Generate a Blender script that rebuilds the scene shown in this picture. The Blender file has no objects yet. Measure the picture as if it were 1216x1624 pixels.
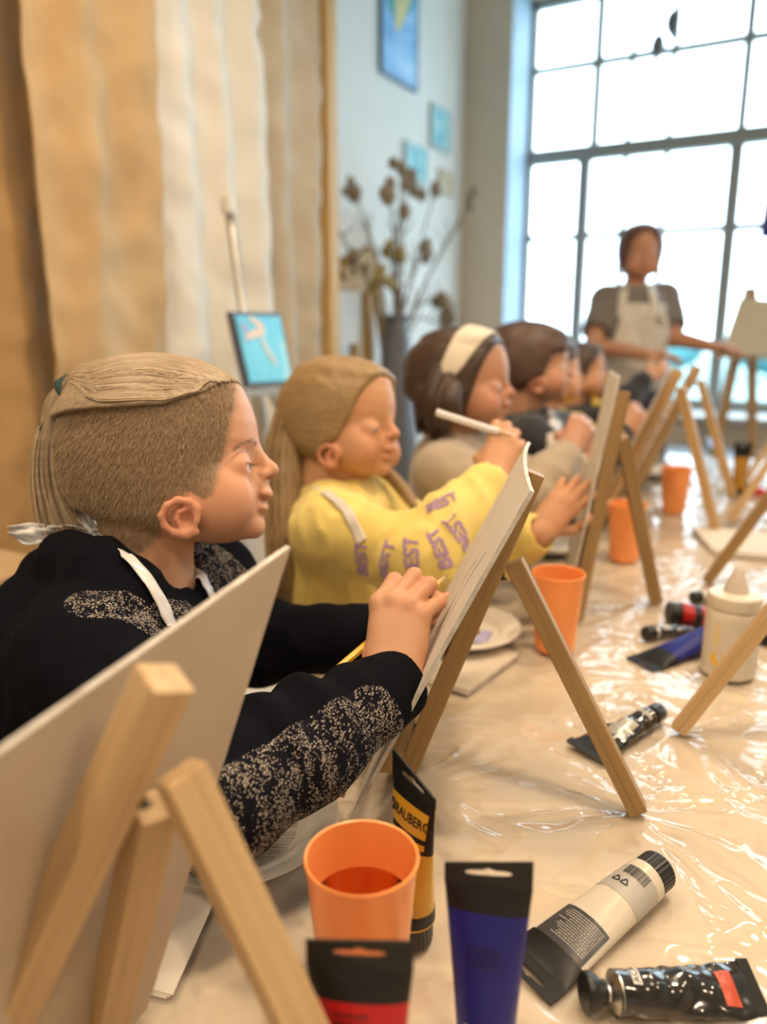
import bpy, bmesh, math, random
import numpy as np
from mathutils import Vector, Matrix

random.seed(7)
SC = bpy.context.scene
COL = SC.collection
# ---------------------------------------------------------------- camera
# world: x across the long table (children sit at -x and face +x), y along the table towards the window, z up, metres
F_PX, YAW, PITCH = 1219.0, math.radians(29.0), math.radians(13.3)
EYE, TABLE_Z = 1.19, 0.72
CAM = np.array([0.0, 0.0, EYE])
_fh = np.array([-math.sin(YAW), math.cos(YAW), 0.0])
C_R = np.array([math.cos(YAW), math.sin(YAW), 0.0])
C_F = _fh * math.cos(PITCH) + np.array([0, 0, -math.sin(PITCH)])
C_U = _fh * math.sin(PITCH) + np.array([0, 0, math.cos(PITCH)])
cam = bpy.data.cameras.new('camera')
cam_ob = bpy.data.objects.new('camera', cam)
COL.objects.link(cam_ob)
cam_ob.location = CAM
cam_ob.rotation_euler = (math.pi / 2 - PITCH, 0, YAW)
cam.sensor_fit = 'VERTICAL'
cam.sensor_height = 24.0
cam.lens = F_PX / 1624 * 24.0
cam.clip_start = 0.02
cam.clip_end = 400
cam.dof.use_dof = True
cam.dof.focus_distance = 0.67
cam.dof.aperture_fstop = 1.8
SC.camera = cam_ob
# ---------------------------------------------------------------- daylight, exposure
SC.view_settings.view_transform = 'Standard'
SC.view_settings.look = 'None'
SC.view_settings.exposure = 0.12
SC.view_settings.gamma = 1.0
SC.view_settings.use_curve_mapping = False
world = bpy.data.worlds.new('overcast_sky')
SC.world = world
world.use_nodes = True
bg = world.node_tree.nodes['Background']
bg.inputs['Color'].default_value = (0.74, 0.88, 1.0, 1)
bg.inputs['Strength'].default_value = 7.0


def area_light(name, loc, aim, size, power, color, portal=False):
    d = bpy.data.lights.new(name, 'AREA')
    d.shape = 'RECTANGLE'
    d.size, d.size_y = size
    d.energy = power
    d.color = color
    o = bpy.data.objects.new(name, d)
    COL.objects.link(o)
    o.location = loc
    o.rotation_euler = Vector(aim).to_track_quat('-Z', 'Z').to_euler()
    if portal:
        d.cycles.is_portal = True
    return o


area_light('window_daylight_portal', (0.65, 5.30, 2.0), (0, -1, 0), (5.0, 2.8), 1.0, (1, 1, 1), True)


# ---------------------------------------------------------------- survey helpers: photo sight-lines met with real planes
def ray(px, py):
    return C_F + C_R * (px - 608) / F_PX - C_U * (py - 812) / F_PX


def at_depth(px, py, d):
    return CAM + ray(px, py) * d


def at_z(px, py, z=TABLE_Z):
    r = ray(px, py)
    return CAM + r * ((z - EYE) / r[2])


def at_x(px, py, x):
    r = ray(px, py)
    return CAM + r * (x / r[0])


def at_y(px, py, y):
    r = ray(px, py)
    return CAM + r * (y / r[1])


V3 = lambda *a: np.array(a, float)


def unit(v):
    v = np.asarray(v, float)
    return v / max(1e-9, np.linalg.norm(v))


def lerp(a, b, t):
    return a + (b - a) * t


def sstep(a, b, x):
    t = np.clip((x - a) / (b - a), 0, 1)
    return t * t * (3 - 2 * t)


# ---------------------------------------------------------------- materials
def mat(name, color=(0.8, 0.8, 0.8), rough=0.5, metal=0.0, spec=0.5, coat=0.0, trans=0.0, sss=0.0, emit=None, estr=0.0, alpha=1.0, sheen=0.0):
    m = bpy.data.materials.new(name)
    m.use_nodes = True
    b = m.node_tree.nodes['Principled BSDF']
    b.inputs['Base Color'].default_value = (*color, 1)
    b.inputs['Roughness'].default_value = rough
    b.inputs['Metallic'].default_value = metal
    b.inputs['Specular IOR Level'].default_value = spec
    b.inputs['Coat Weight'].default_value = coat
    b.inputs['Coat Roughness'].default_value = 0.06
    b.inputs['Transmission Weight'].default_value = trans
    b.inputs['Sheen Weight'].default_value = sheen
    if sss:
        b.inputs['Subsurface Weight'].default_value = sss
        b.inputs['Subsurface Radius'].default_value = (0.9, 0.35, 0.2)
        b.inputs['Subsurface Scale'].default_value = 0.006
    if emit:
        b.inputs['Emission Color'].default_value = (*emit, 1)
        b.inputs['Emission Strength'].default_value = estr
    if alpha < 1:
        b.inputs['Alpha'].default_value = alpha
    return m


class NT:
    """small node-writing helper around one material"""
    def __init__(self, m):
        self.m, self.t = m, m.node_tree
        self.b = self.t.nodes['Principled BSDF']

    def n(self, typ, **kw):
        nd = self.t.nodes.new(typ)
        for k, v in kw.items():
            if k.startswith('i_'):
                nd.inputs[k[2:].replace('_', ' ')].default_value = v
            else:
                setattr(nd, k, v)
        return nd

    def l(self, a, b):
        self.t.links.new(a, b)

    def coords(self, kind='Object', scale=(1, 1, 1), rot=(0, 0, 0)):
        tc = self.n('ShaderNodeTexCoord')
        mp = self.n('ShaderNodeMapping')
        mp.inputs['Scale'].default_value = scale
        mp.inputs['Rotation'].default_value = rot
        self.l(tc.outputs[kind], mp.inputs['Vector'])
        return mp.outputs['Vector']

    def attr(self, name):
        a = self.n('ShaderNodeAttribute')
        a.attribute_name = name
        return a

    def noise(self, vec, scale, detail=3, rough=0.55, dist=0.0):
        nd = self.n('ShaderNodeTexNoise')
        nd.inputs['Scale'].default_value = scale
        nd.inputs['Detail'].default_value = detail
        nd.inputs['Roughness'].default_value = rough
        nd.inputs['Distortion'].default_value = dist
        if vec is not None:
            self.l(vec, nd.inputs['Vector'])
        return nd.outputs['Fac']

    def ramp(self, fac, stops):
        r = self.n('ShaderNodeValToRGB')
        el = r.color_ramp.elements
        while len(el) < len(stops):
            el.new(0.5)
        for e, (p, c) in zip(el, stops):
            e.position = p
            e.color = (*c, 1) if len(c) == 3 else c
        self.l(fac, r.inputs['Fac'])
        return r.outputs['Color']

    def mix(self, fac, a, b, blend='MIX'):
        x = self.n('ShaderNodeMix', data_type='RGBA', blend_type=blend)
        for s, v in ((x.inputs[0], fac), (x.inputs[6], a), (x.inputs[7], b)):
            if isinstance(v, (int, float)):
                s.default_value = v
            elif isinstance(v, tuple):
                s.default_value = (*v, 1) if len(v) == 3 else v
            else:
                self.l(v, s)
        return x.outputs[2]

    def math(self, op, a, b=0.0):
        x = self.n('ShaderNodeMath', operation=op)
        for s, v in ((x.inputs[0], a), (x.inputs[1], b)):
            if isinstance(v, (int, float)):
                s.default_value = v
            else:
                self.l(v, s)
        return x.outputs[0]

    def color(self, c):
        self.l(c, self.b.inputs['Base Color'])

    def bump(self, h, strength=0.3, dist=0.002):
        b = self.n('ShaderNodeBump')
        b.inputs['Strength'].default_value = strength
        b.inputs['Distance'].default_value = dist
        self.l(h, b.inputs['Height'])
        self.l(b.outputs['Normal'], self.b.inputs['Normal'])


def noisy(name, c1, c2, scale=8.0, rough=0.6, stretch=(1, 1, 1), bump=0.0, bscale=None, bdist=0.002, **kw):
    m = mat(name, c1, rough, **kw)
    t = NT(m)
    v = t.coords('Object', stretch)
    f = t.noise(v, scale, 4)
    t.color(t.ramp(f, [(0.32, c1), (0.68, c2)]))
    if bump:
        t.bump(t.noise(v, bscale or scale * 3, 3), bump, bdist)
    return m


def wood(name, c1, c2, scale=1.0, rough=0.55):
    m = mat(name, c1, rough, spec=0.35)
    t = NT(m)
    v = t.coords('Object', (60 * scale, 60 * scale, 3.0 * scale))
    f = t.noise(v, 1.0, 4, 0.6, 1.2)
    v2 = t.coords('Object', (260 * scale, 260 * scale, 6 * scale))
    g = t.noise(v2, 1.0, 2)
    c = t.ramp(f, [(0.3, c1), (0.5, tuple(lerp(np.array(c1), np.array(c2), 0.45))), (0.68, c2)])
    ring = t.noise(t.coords('Object', (150 * scale, 34 * scale, 1.6 * scale)), 1.0, 2, 0.5, 0.8)
    line = t.ramp(ring, [(0.44, (0, 0, 0)), (0.50, (1, 1, 1)), (0.56, (0, 0, 0))])
    c = t.mix(t.math('MULTIPLY', line, 0.42), c, tuple(np.array(c2) * 0.66))
    c = t.mix(t.math('MULTIPLY', g, 0.22), c, tuple(np.array(c2) * 0.62))
    t.color(c)
    t.bump(g, 0.15, 0.0006)
    return m


# ---------------------------------------------------------------- meshes
def tag(o, label=None, cat=None, group=None, kind=None):
    if label:
        o['label'] = label
    if cat:
        o['category'] = cat
    if group:
        o['group'] = group
    if kind:
        o['kind'] = kind
    return o


def empty(name, loc=(0, 0, 0), rz=0.0, label=None, cat=None, group=None):
    o = bpy.data.objects.new(name, None)
    COL.objects.link(o)
    o.location = loc
    o.rotation_euler = (0, 0, rz)
    o.empty_display_size = 0.05
    tag(o, label, cat, group)
    return o


def link(name, me, m, parent=None, mats=None):
    o = bpy.data.objects.new(name, me)
    COL.objects.link(o)
    if mats:
        for x in mats:
            me.materials.append(x)
    elif m is not None and not me.materials:
        me.materials.append(m)
    if parent is not None:            # parts are written in the coordinates their thing stood in while it was built
        o.parent = parent
        o.matrix_parent_inverse = Matrix.LocRotScale(parent.location, parent.rotation_euler, parent.scale).inverted()
    return o


def mesh(name, v, f, m=None, parent=None, smooth=False, mats=None, midx=None):
    me = bpy.data.meshes.new(name)
    me.from_pydata([tuple(map(float, p)) for p in v], [], [tuple(map(int, q)) for q in f])
    if smooth:
        me.polygons.foreach_set('use_smooth', [True] * len(me.polygons))
    o = link(name, me, m, parent, mats)
    if midx is not None:
        me.polygons.foreach_set('material_index', midx)
    me.update()
    return o


def box_vf(lo, hi):
    x0, y0, z0 = lo
    x1, y1, z1 = hi
    v = [(x0, y0, z0), (x1, y0, z0), (x1, y1, z0), (x0, y1, z0), (x0, y0, z1), (x1, y0, z1), (x1, y1, z1), (x0, y1, z1)]
    f = [(0, 3, 2, 1), (4, 5, 6, 7), (0, 1, 5, 4), (1, 2, 6, 5), (2, 3, 7, 6), (3, 0, 4, 7)]
    return v, f


def box(name, lo, hi, m, parent=None, bevel=0.0, seg=2):
    v, f = box_vf(lo, hi)
    me = bpy.data.meshes.new(name)
    if bevel:
        bm = bmesh.new()
        vs = [bm.verts.new(p) for p in v]
        for q in f:
            bm.faces.new([vs[i] for i in q])
        bmesh.ops.bevel(bm, geom=list(bm.edges), offset=bevel, segments=seg, profile=0.6, affect='EDGES')
        bm.to_mesh(me)
        bm.free()
    else:
        me.from_pydata(v, [], f)
    return link(name, me, m, parent)


def frame_of(a, b, side):
    """matrix with local z from a to b, local x near `side`"""
    z = unit(np.asarray(b) - np.asarray(a))
    x = np.asarray(side, float)
    x = unit(x - z * (x @ z))
    y = np.cross(z, x)
    M = np.eye(4)
    M[:3, 0], M[:3, 1], M[:3, 2], M[:3, 3] = x, y, z, a
    return Matrix(M.tolist())


def beam(name, a, b, w, t, side, m, parent=None, bevel=0.0012, cut=0.0):
    """square-sawn bar from a to b; w along `side`, t across"""
    L = float(np.linalg.norm(np.asarray(b) - np.asarray(a)))
    o = box(name, (-w / 2, -t / 2, 0), (w / 2, t / 2, L), m, parent, bevel)
    o.matrix_basis = frame_of(a, b, side)
    return o


def lathe(name, prof, m, parent=None, segs=40, loc=(0, 0, 0), smooth=True, M=None, sx=1.0, sy=1.0):
    v, f = [], []
    n = len(prof)
    for i in range(segs):
        a = 2 * math.pi * i / segs
        for r, z in prof:
            v.append((r * math.cos(a) * sx, r * math.sin(a) * sy, z))
    for i in range(segs):
        j = (i + 1) % segs
        for k in range(n - 1):
            if prof[k][0] < 1e-7 and prof[k + 1][0] < 1e-7:
                continue
            f.append((i * n + k, j * n + k, j * n + k + 1, i * n + k + 1))
    o = mesh(name, v, f, m, parent, smooth)
    bm = bmesh.new()
    bm.from_mesh(o.data)
    bmesh.ops.remove_doubles(bm, verts=bm.verts, dist=1e-6)
    bmesh.ops.recalc_face_normals(bm, faces=bm.faces)
    bm.to_mesh(o.data)
    bm.free()
    if smooth:
        sharp(o.data)
    if M is not None:
        o.matrix_basis = M
    else:
        o.location = loc
    return o


def sharp(me, ang=math.radians(38)):
    bm = bmesh.new()
    bm.from_mesh(me)
    for e in bm.edges:
        if len(e.link_faces) == 2 and e.calc_face_angle(0) > ang:
            e.smooth = False
    for fc in bm.faces:
        fc.smooth = True
    bm.to_mesh(me)
    bm.free()


def loft_vf(rings, cap=True, closed=True):
    n = len(rings[0])
    v = [tuple(p) for r in rings for p in r]
    f = []
    for i in range(len(rings) - 1):
        for k in range(n if closed else n - 1):
            j = (k + 1) % n
            f.append((i * n + k, i * n + j, (i + 1) * n + j, (i + 1) * n + k))
    if cap and closed:
        f.append(tuple(range(n - 1, -1, -1)))
        f.append(tuple((len(rings) - 1) * n + k for k in range(n)))
    return v, f


def tube_vf(path, radii, segs=8, flat=1.0, side=None, cap=True):
    path = [np.asarray(p, float) for p in path]
    if np.isscalar(radii):
        radii = [radii] * len(path)
    rings = []
    prev = None
    for i, p in enumerate(path):
        t = unit(path[min(i + 1, len(path) - 1)] - path[max(i - 1, 0)])
        s = prev if prev is not None else np.asarray(side if side is not None else ((0, 0, 1) if abs(t[2]) < 0.9 else (1, 0, 0)), float)
        s = unit(s - t * (s @ t))
        prev = s
        b = np.cross(t, s)
        rings.append([p + radii[i] * (s * math.cos(2 * math.pi * k / segs) + b * flat * math.sin(2 * math.pi * k / segs)) for k in range(segs)])
    return loft_vf(rings, cap)


def tube(name, path, radii, m, parent=None, segs=8, flat=1.0, side=None):
    v, f = tube_vf(path, radii, segs, flat, side)
    return mesh(name, v, f, m, parent, True)


def spline(pts, n):
    """Catmull-Rom through pts, n samples"""
    p = np.asarray(pts, float)
    p = np.vstack([2 * p[0] - p[1], p, 2 * p[-1] - p[-2]])
    out = []
    m = len(p) - 3
    for u in np.linspace(0, m - 1e-6, n):
        i = int(u)
        t = u - i
        a, b, c, d = p[i:i + 4]
        out.append(0.5 * ((2 * b) + (-a + c) * t + (2 * a - 5 * b + 4 * c - d) * t * t + (-a + 3 * b - 3 * c + d) * t ** 3))
    return np.array(out)


_rng = np.random.default_rng(11)
_PERM = _rng.permutation(512)
_PERM = np.concatenate([_PERM, _PERM])
_GR = _rng.normal(size=(512, 3))
_GR /= np.linalg.norm(_GR, axis=1)[:, None]


def perlin(x, y, z=None):
    """gradient noise, vectorised"""
    x = np.asarray(x, float)
    y = np.asarray(y, float) + 0 * x
    z = np.zeros_like(x) if z is None else np.asarray(z, float) + 0 * x
    xi, yi, zi = np.floor(x).astype(int), np.floor(y).astype(int), np.floor(z).astype(int)
    xf, yf, zf = x - xi, y - yi, z - zi
    fade = lambda t: t * t * t * (t * (t * 6 - 15) + 10)
    u, v, w = fade(xf), fade(yf), fade(zf)
    r = 0
    for dx in (0, 1):
        for dy in (0, 1):
            for dz in (0, 1):
                h = _PERM[(_PERM[(_PERM[(xi + dx) & 511] + yi + dy) & 511] + zi + dz) & 511]
                g = _GR[h]
                d = g[..., 0] * (xf - dx) + g[..., 1] * (yf - dy) + g[..., 2] * (zf - dz)
                r = r + d * (u if dx else 1 - u) * (v if dy else 1 - v) * (w if dz else 1 - w)
    return r


def text_vf(s, size=1.0, bold=0.0, cut=0.0, align='CENTER'):
    """lettering as flat triangles (x right, y up), finely cut so that it can follow a curved surface"""
    c = bpy.data.curves.new('lettering', 'FONT')
    c.body = s
    c.size = size
    c.offset = bold
    c.align_x = align
    c.align_y = 'CENTER'
    c.resolution_u = 3
    o = bpy.data.objects.new('lettering', c)
    COL.objects.link(o)
    dg = bpy.context.evaluated_depsgraph_get()
    dg.update()
    me = bpy.data.meshes.new_from_object(o.evaluated_get(dg))
    bpy.data.objects.remove(o)
    bm = bmesh.new()
    bm.from_mesh(me)
    bmesh.ops.remove_doubles(bm, verts=bm.verts, dist=1e-6 * size)
    if cut:
        for _ in range(6):
            ed = [e for e in bm.edges if e.calc_length() > cut]
            if not ed:
                break
            bmesh.ops.subdivide_edges(bm, edges=ed, cuts=1)
            bmesh.ops.triangulate(bm, faces=bm.faces)
    bm.verts.ensure_lookup_table()
    v = np.array([p.co[:] for p in bm.verts])
    f = [[q.index for q in fc.verts] for fc in bm.faces]
    bm.free()
    return v, f


def copy_tree(o, parent=None):
    c = o.copy()
    COL.objects.link(c)
    c.parent = parent
    for ch in list(o.children):
        copy_tree(ch, c)
    return c
# ================================================================ the room
WALL_X, WIN_Y, GLASS_Y = -2.17, 5.0, 5.40
REV_X, WIN_R = -1.87, 3.10          # window recess from here to there; unseen right part widened for more daylight
SILL_Z, HEAD_Z, CEIL = 0.66, 3.25, 3.45
ROOM_R, ROOM_B = 3.4, -1.7
M_wall = noisy('painted_plaster_cool_white', (0.80, 0.79, 0.77), (0.84, 0.83, 0.81), 3, 0.8, bump=0.05, bscale=60)
M_pier = noisy('painted_plaster_beige', (0.66, 0.58, 0.47), (0.70, 0.62, 0.51), 3, 0.8)
M_ceil = mat('ceiling_paint', (0.78, 0.74, 0.68), 0.9)
M_floor = wood('floor_boards_brown', (0.33, 0.23, 0.15), (0.24, 0.16, 0.10), 0.12, 0.4)
M_frame = mat('window_frame_grey', (0.30, 0.31, 0.30), 0.45)
M_muntin = mat('window_bar_pale', (0.34, 0.36, 0.36), 0.5)
M_white = mat('white_gloss_paint', (0.72, 0.72, 0.70), 0.4)


def struct(name, lo, hi, m, parent=None, bevel=0.0):
    o = box(name, lo, hi, m, parent, bevel)
    if parent is None:
        o['kind'] = 'structure'
    return o


struct('floor', (WALL_X - 0.2, ROOM_B - 0.2, -0.12), (ROOM_R + 0.2, GLASS_Y + 0.1, 0.0), M_floor)
struct('ceiling', (WALL_X - 0.2, ROOM_B - 0.2, CEIL), (ROOM_R + 0.2, GLASS_Y + 0.1, CEIL + 0.1), M_ceil)
struct('wall_left', (WALL_X - 0.15, ROOM_B, 0.0), (WALL_X, WIN_Y + 0.45, CEIL), M_wall)
struct('wall_right', (ROOM_R, ROOM_B, 0.0), (ROOM_R + 0.15, WIN_Y + 0.45, CEIL), M_pier)
struct('wall_front', (WALL_X - 0.15, ROOM_B - 0.15, 0.0), (ROOM_R + 0.15, ROOM_B, CEIL), M_pier)
# the window wall: pier, far side, strip under and over the recess
struct('wall_back', (WALL_X, WIN_Y, 0.0), (REV_X, GLASS_Y + 0.06, CEIL), M_pier)
struct('wall_back_right', (WIN_R, WIN_Y, 0.0), (ROOM_R, GLASS_Y + 0.06, CEIL), M_pier)
struct('wall_back_under_window', (REV_X, WIN_Y + 0.02, 0.0), (WIN_R, GLASS_Y + 0.06, SILL_Z), M_pier)
struct('wall_back_over_window', (REV_X, WIN_Y, HEAD_Z), (WIN_R, GLASS_Y + 0.06, CEIL), M_pier)
struct('trim_1', (REV_X, WIN_Y - 0.04, SILL_Z), (WIN_R, GLASS_Y, SILL_Z + 0.03), M_white, bevel=0.006)
o = struct('baseboard_left', (WALL_X, ROOM_B, 0.0), (WALL_X + 0.015, WIN_Y, 0.09), M_white)
M_jamb = mat('recess_skylit_tint', (0.50, 0.66, 0.86), 0.7)  # recess side: bluish light from the sky is put into its colour
struct('trim_2', (REV_X, WIN_Y + 0.004, SILL_Z + 0.03), (REV_X + 0.008, GLASS_Y, HEAD_Z), M_jamb)

# window: grey frame, thick transom, mullions, thin bars, separate panes
win = empty('window_1', (REV_X, GLASS_Y, SILL_Z))
win['kind'] = 'structure'
m_glass = bpy.data.materials.new('window_glass')
m_glass.use_nodes = True
_t = m_glass.node_tree
_t.nodes.clear()
_o = _t.nodes.new('ShaderNodeOutputMaterial')
_mx = _t.nodes.new('ShaderNodeMixShader')
_mx.inputs[0].default_value = 0.06
_tr = _t.nodes.new('ShaderNodeBsdfTransparent')
_tr.inputs['Color'].default_value = (0.95, 0.985, 0.985, 1)
_gl = _t.nodes.new('ShaderNodeBsdfGlossy')
_gl.inputs['Roughness'].default_value = 0.02
_t.links.new(_tr.outputs[0], _mx.inputs[1])
_t.links.new(_gl.outputs[0], _mx.inputs[2])
_t.links.new(_mx.outputs[0], _o.inputs['Surface'])
gy0, gy1 = GLASS_Y - 0.06, GLASS_Y
Z_TR = 2.31
xs_low = [REV_X + 0.01, -1.47, -0.56, 0.35, 1.26, 2.17, WIN_R - 0.01]
xs_up = [REV_X + 0.01, -1.42, -0.55, 0.32, 1.26, 2.17, WIN_R - 0.01]
box('window_frame', (REV_X, gy0, SILL_Z + 0.03), (REV_X + 0.045, gy1, HEAD_Z), M_frame, win, 0.004)
box('window_frame', (WIN_R - 0.045, gy0, SILL_Z + 0.03), (WIN_R, gy1, HEAD_Z), M_frame, win, 0.004)
box('window_frame', (REV_X, gy0, HEAD_Z - 0.05), (WIN_R, gy1, HEAD_Z), M_frame, win, 0.004)
box('window_frame', (REV_X, gy0, SILL_Z + 0.03), (WIN_R, gy1, SILL_Z + 0.10), M_frame, win, 0.004)
box('transom', (REV_X + 0.045, gy0 - 0.01, Z_TR - 0.045), (WIN_R - 0.045, gy1, Z_TR + 0.045), M_frame, win, 0.004)
for x in xs_low[1:-1]:
    box('mullion', (x - 0.038, gy0, SILL_Z + 0.10), (x + 0.038, gy1, Z_TR - 0.045), M_frame, win, 0.004)
for x in xs_up[1:-1]:
    box('mullion', (x - 0.024, gy0, Z_TR + 0.045), (x + 0.024, gy1, HEAD_Z - 0.05), M_frame, win, 0.004)
for z in (1.80, 2.84):
    box('glazing_bar', (REV_X + 0.045, gy0 + 0.02, z - 0.021), (WIN_R - 0.045, gy1 - 0.014, z + 0.021), M_muntin, win)
for x in (-1.21, -0.96, -0.12, 0.10):
    box('glazing_bar', (x - 0.016, gy1 - 0.035, SILL_Z + 0.1), (x + 0.016, gy1 - 0.024, HEAD_Z - 0.05), M_muntin, win)
for zs, xs in (((SILL_Z + 0.1, 1.80, Z_TR - 0.045), xs_low), ((Z_TR + 0.045, 2.84, HEAD_Z - 0.05), xs_up)):
    for i in range(len(xs) - 1):
        for a, b in zip(zs[:-1], zs[1:]):
            box('pane', (xs[i] + 0.02, gy1 - 0.022, a), (xs[i + 1] - 0.02, gy1 - 0.018, b), m_glass, win)

# outside: pale ground, far row of trees in the haze
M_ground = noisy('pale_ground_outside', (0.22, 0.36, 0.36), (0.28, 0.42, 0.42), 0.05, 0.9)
struct('ground_outside', (-90, 8.0, -4.2), (120, 200, -4.0), M_ground)
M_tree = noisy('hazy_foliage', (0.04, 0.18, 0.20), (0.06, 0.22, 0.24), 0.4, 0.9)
for k in range(9):
    cx = -62 + 15 * k + random.uniform(-1, 1)
    hh = random.uniform(5.4, 6.6)
    ww = random.uniform(6, 6.8)
    t_ = empty('tree', (cx, 92, -4.0), 0, 'hazy blue-green tree in the row far outside the window', 'tree', 'row of trees outside the window')
    vs, fs = [], []
    for a in range(20):
        for b in range(9):
            th, ph = 2 * math.pi * a / 20, math.pi * b / 8
            rr = 1 + 0.22 * perlin(np.array([a * 0.9 + k * 7]), np.array([b * 0.9]))[0]
            vs.append((cx + ww * rr * math.sin(ph) * math.cos(th), 92 + 3 * rr * math.sin(ph) * math.sin(th), -4 + hh * 0.55 + hh * 0.5 * rr * math.cos(ph)))
    for a in range(20):
        for b in range(8):
            c = (a + 1) % 20
            fs.append((a * 9 + b, a * 9 + b + 1, c * 9 + b + 1, c * 9 + b))
    mesh('crown', vs, fs, M_tree, t_, True)
    tube('trunk', [(cx, 92, -4.05), (cx + 0.2, 92, -1.5)], [0.3, 0.2], mat('bark_%d' % k, (0.2, 0.15, 0.1), 0.9), t_, 7)

# ---------------------------------------------------------------- warm ceiling lamps over the table and along the curtain
M_lampbody = mat('lamp_metal_black', (0.03, 0.03, 0.03), 0.4)
M_bulb = mat('warm_bulb', (1, 0.9, 0.7), 0.3, emit=(1.0, 0.62, 0.28), estr=10.0)
WARM = (1.0, 0.755, 0.505)


def ceiling_lamp(x, y, power, label, z=2.75, r=0.09):
    root = empty('ceiling_lamp', (x, y, CEIL), 0, label, 'lamp', 'warm lamps hanging from the ceiling')
    tube('cord', [(x, y, CEIL), (x, y, z + 0.16)], 0.004, M_lampbody, root, 6)
    lathe('lamp_shade', [(0.02, z + 0.17), (0.035, z + 0.16), (0.06, z + 0.08), (0.10, z), (0.097, z), (0.057, z + 0.08), (0.03, z + 0.15)], M_lampbody, root, 24)
    lathe('bulb', [(0.0, z - 0.005), (0.03, z + 0.01), (0.042, z + 0.045), (0.03, z + 0.085), (0.014, z + 0.11)], M_bulb, root, 16)
    d = bpy.data.lights.new('ceiling_lamp_light', 'AREA')
    d.shape = 'DISK'
    d.size = r * 2
    d.energy = power * 0.48
    d.color = WARM
    lo = bpy.data.objects.new('lamp_light', d)
    COL.objects.link(lo)
    lo.location = (x, y, z - 0.03)
    lo.parent = root
    lo.matrix_parent_inverse = Matrix.Translation((x, y, CEIL)).inverted()
    return root


LAMPS = [(0.15, 0.55, 30), (0.15, 1.55, 30), (0.15, 2.6, 14), (-0.95, 0.2, 20), (-1.0, 1.35, 17), (1.3, 0.6, 24), (1.3, 2.0, 22), (-0.55, -0.75, 24), (0.9, -0.8, 22)]
for i, (x, y, p) in enumerate(LAMPS):
    ceiling_lamp(x, y, p, 'black shaded warm lamp hanging over the room, outside the picture')

# ---------------------------------------------------------------- hanging cloths along the left
def curtain(name, y0, y1, x0, amp, freq, seed, m, label, zb, zt, sway=0.0, cat='curtain', x1=None):
    ny, nz = int((y1 - y0) * 150) + 2, 110
    U, W = np.meshgrid(np.linspace(0, 1, ny), np.linspace(0, 1, nz), indexing='ij')
    yy = y0 + (y1 - y0) * U
    zz = zt + (zb - zt) * W
    yw = yy - sway * (W ** 1.6) * (y1 - y0)
    ph = yy * freq + 0.8 * perlin(yy * 3 + seed, W * 1.6)
    d = amp * np.sin(ph * 2 * math.pi) * (0.55 + 0.45 * perlin(yy * 2 + seed * 3, W * 0.6 + 5)) + amp * 0.9 * perlin(yy * 7 + seed, zz * 1.1) + 0.5 * amp * (1 - np.abs(perlin(yy * 5 + zz * 3.5, zz * 5 - yy * 2 + seed))) ** 3 + 0.3 * amp * perlin(yy * 14, zz * 11 + seed)
    base = x0 + ((x1 if x1 is not None else x0) - x0) * U
    v = np.stack([base + d, yw, zz], -1).reshape(-1, 3)
    idx = np.arange(ny * nz).reshape(ny, nz)
    f = np.stack([idx[:-1, :-1], idx[1:, :-1], idx[1:, 1:], idx[:-1, 1:]], -1).reshape(-1, 4)
    o = mesh(name, v, f, m, None, True)
    sm = o.modifiers.new('thickness', 'SOLIDIFY')
    sm.thickness = 0.0025
    tag(o, label, cat, 'hanging cloths along the left wall')
    return o


def cloth(name, c1, c2, scale=9, trans=0.0):
    m = noisy(name, c1, c2, scale, 0.9, bump=0.25, bscale=45, bdist=0.004, sheen=0.15)
    return m


M_muslin = cloth('tan_muslin', (0.50, 0.33, 0.165), (0.59, 0.41, 0.22), 5)
M_linen = cloth('pale_linen', (0.74, 0.71, 0.65), (0.80, 0.77, 0.71), 6)
M_deeptan = cloth('deep_tan_cloth', (0.42, 0.26, 0.11), (0.50, 0.32, 0.15), 5)
M_beige = cloth('beige_cloth', (0.52, 0.44, 0.34), (0.60, 0.52, 0.41), 6)
curtain('drape', 0.40, 1.46, -1.78, 0.035, 2.6, 3.3, M_deeptan, 'deep tan cloth at the far left edge beside the crumpled tan muslin', 0.05, 3.3)
curtain('drape', 1.30, 1.70, -1.66, 0.030, 2.9, 1.0, M_muslin, 'crumpled tan muslin cloth hanging behind the blond child', 0.05, 3.3, -0.04)
curtain('drape', 1.68, 2.21, -1.70, 0.034, 4.6, 6.0, M_linen, 'pale off-white cloth in soft folds between tan muslin and easel mast', 0.05, 3.3, -0.03)
curtain('drape', 2.20, 2.585, -1.72, 0.034, 5.6, 9.0, M_beige, 'beige cloth hanging next to the ochre wooden post', 0.05, 3.3)
M_post = wood('ochre_post_wood', (0.68, 0.43, 0.15), (0.58, 0.34, 0.10), 0.3, 0.45)
post = beam('wooden_post', (-1.70, 2.635, 0.0), (-1.70, 2.635, 3.35), 0.062, 0.05, (0, 1, 0), M_post, None, 0.004)
tag(post, 'tall ochre wooden post at the edge of the hanging cloths', 'post')
rail = beam('curtain_rail', (-1.72, 0.15, 3.33), (-1.72, 2.66, 3.33), 0.03, 0.03, (1, 0, 0), M_post, None, 0.004)
tag(rail, 'wooden rail the tan and pale cloths hang from', 'rail')

# ---------------------------------------------------------------- pictures on the left wall
def paint_mat(name, stops, scale, seed, stretch=(1, 1, 1)):
    m = mat(name, stops[0][1], 0.45)
    t = NT(m)
    mp = t.coords('Object', stretch)
    a = t.n('ShaderNodeVectorMath', operation='ADD')
    t.l(mp, a.inputs[0])
    a.inputs[1].default_value = (seed, seed * 1.7, seed * 0.3)
    t.color(t.ramp(t.noise(a.outputs[0], scale, 3, 0.6, 1.2), stops))
    return m


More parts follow.
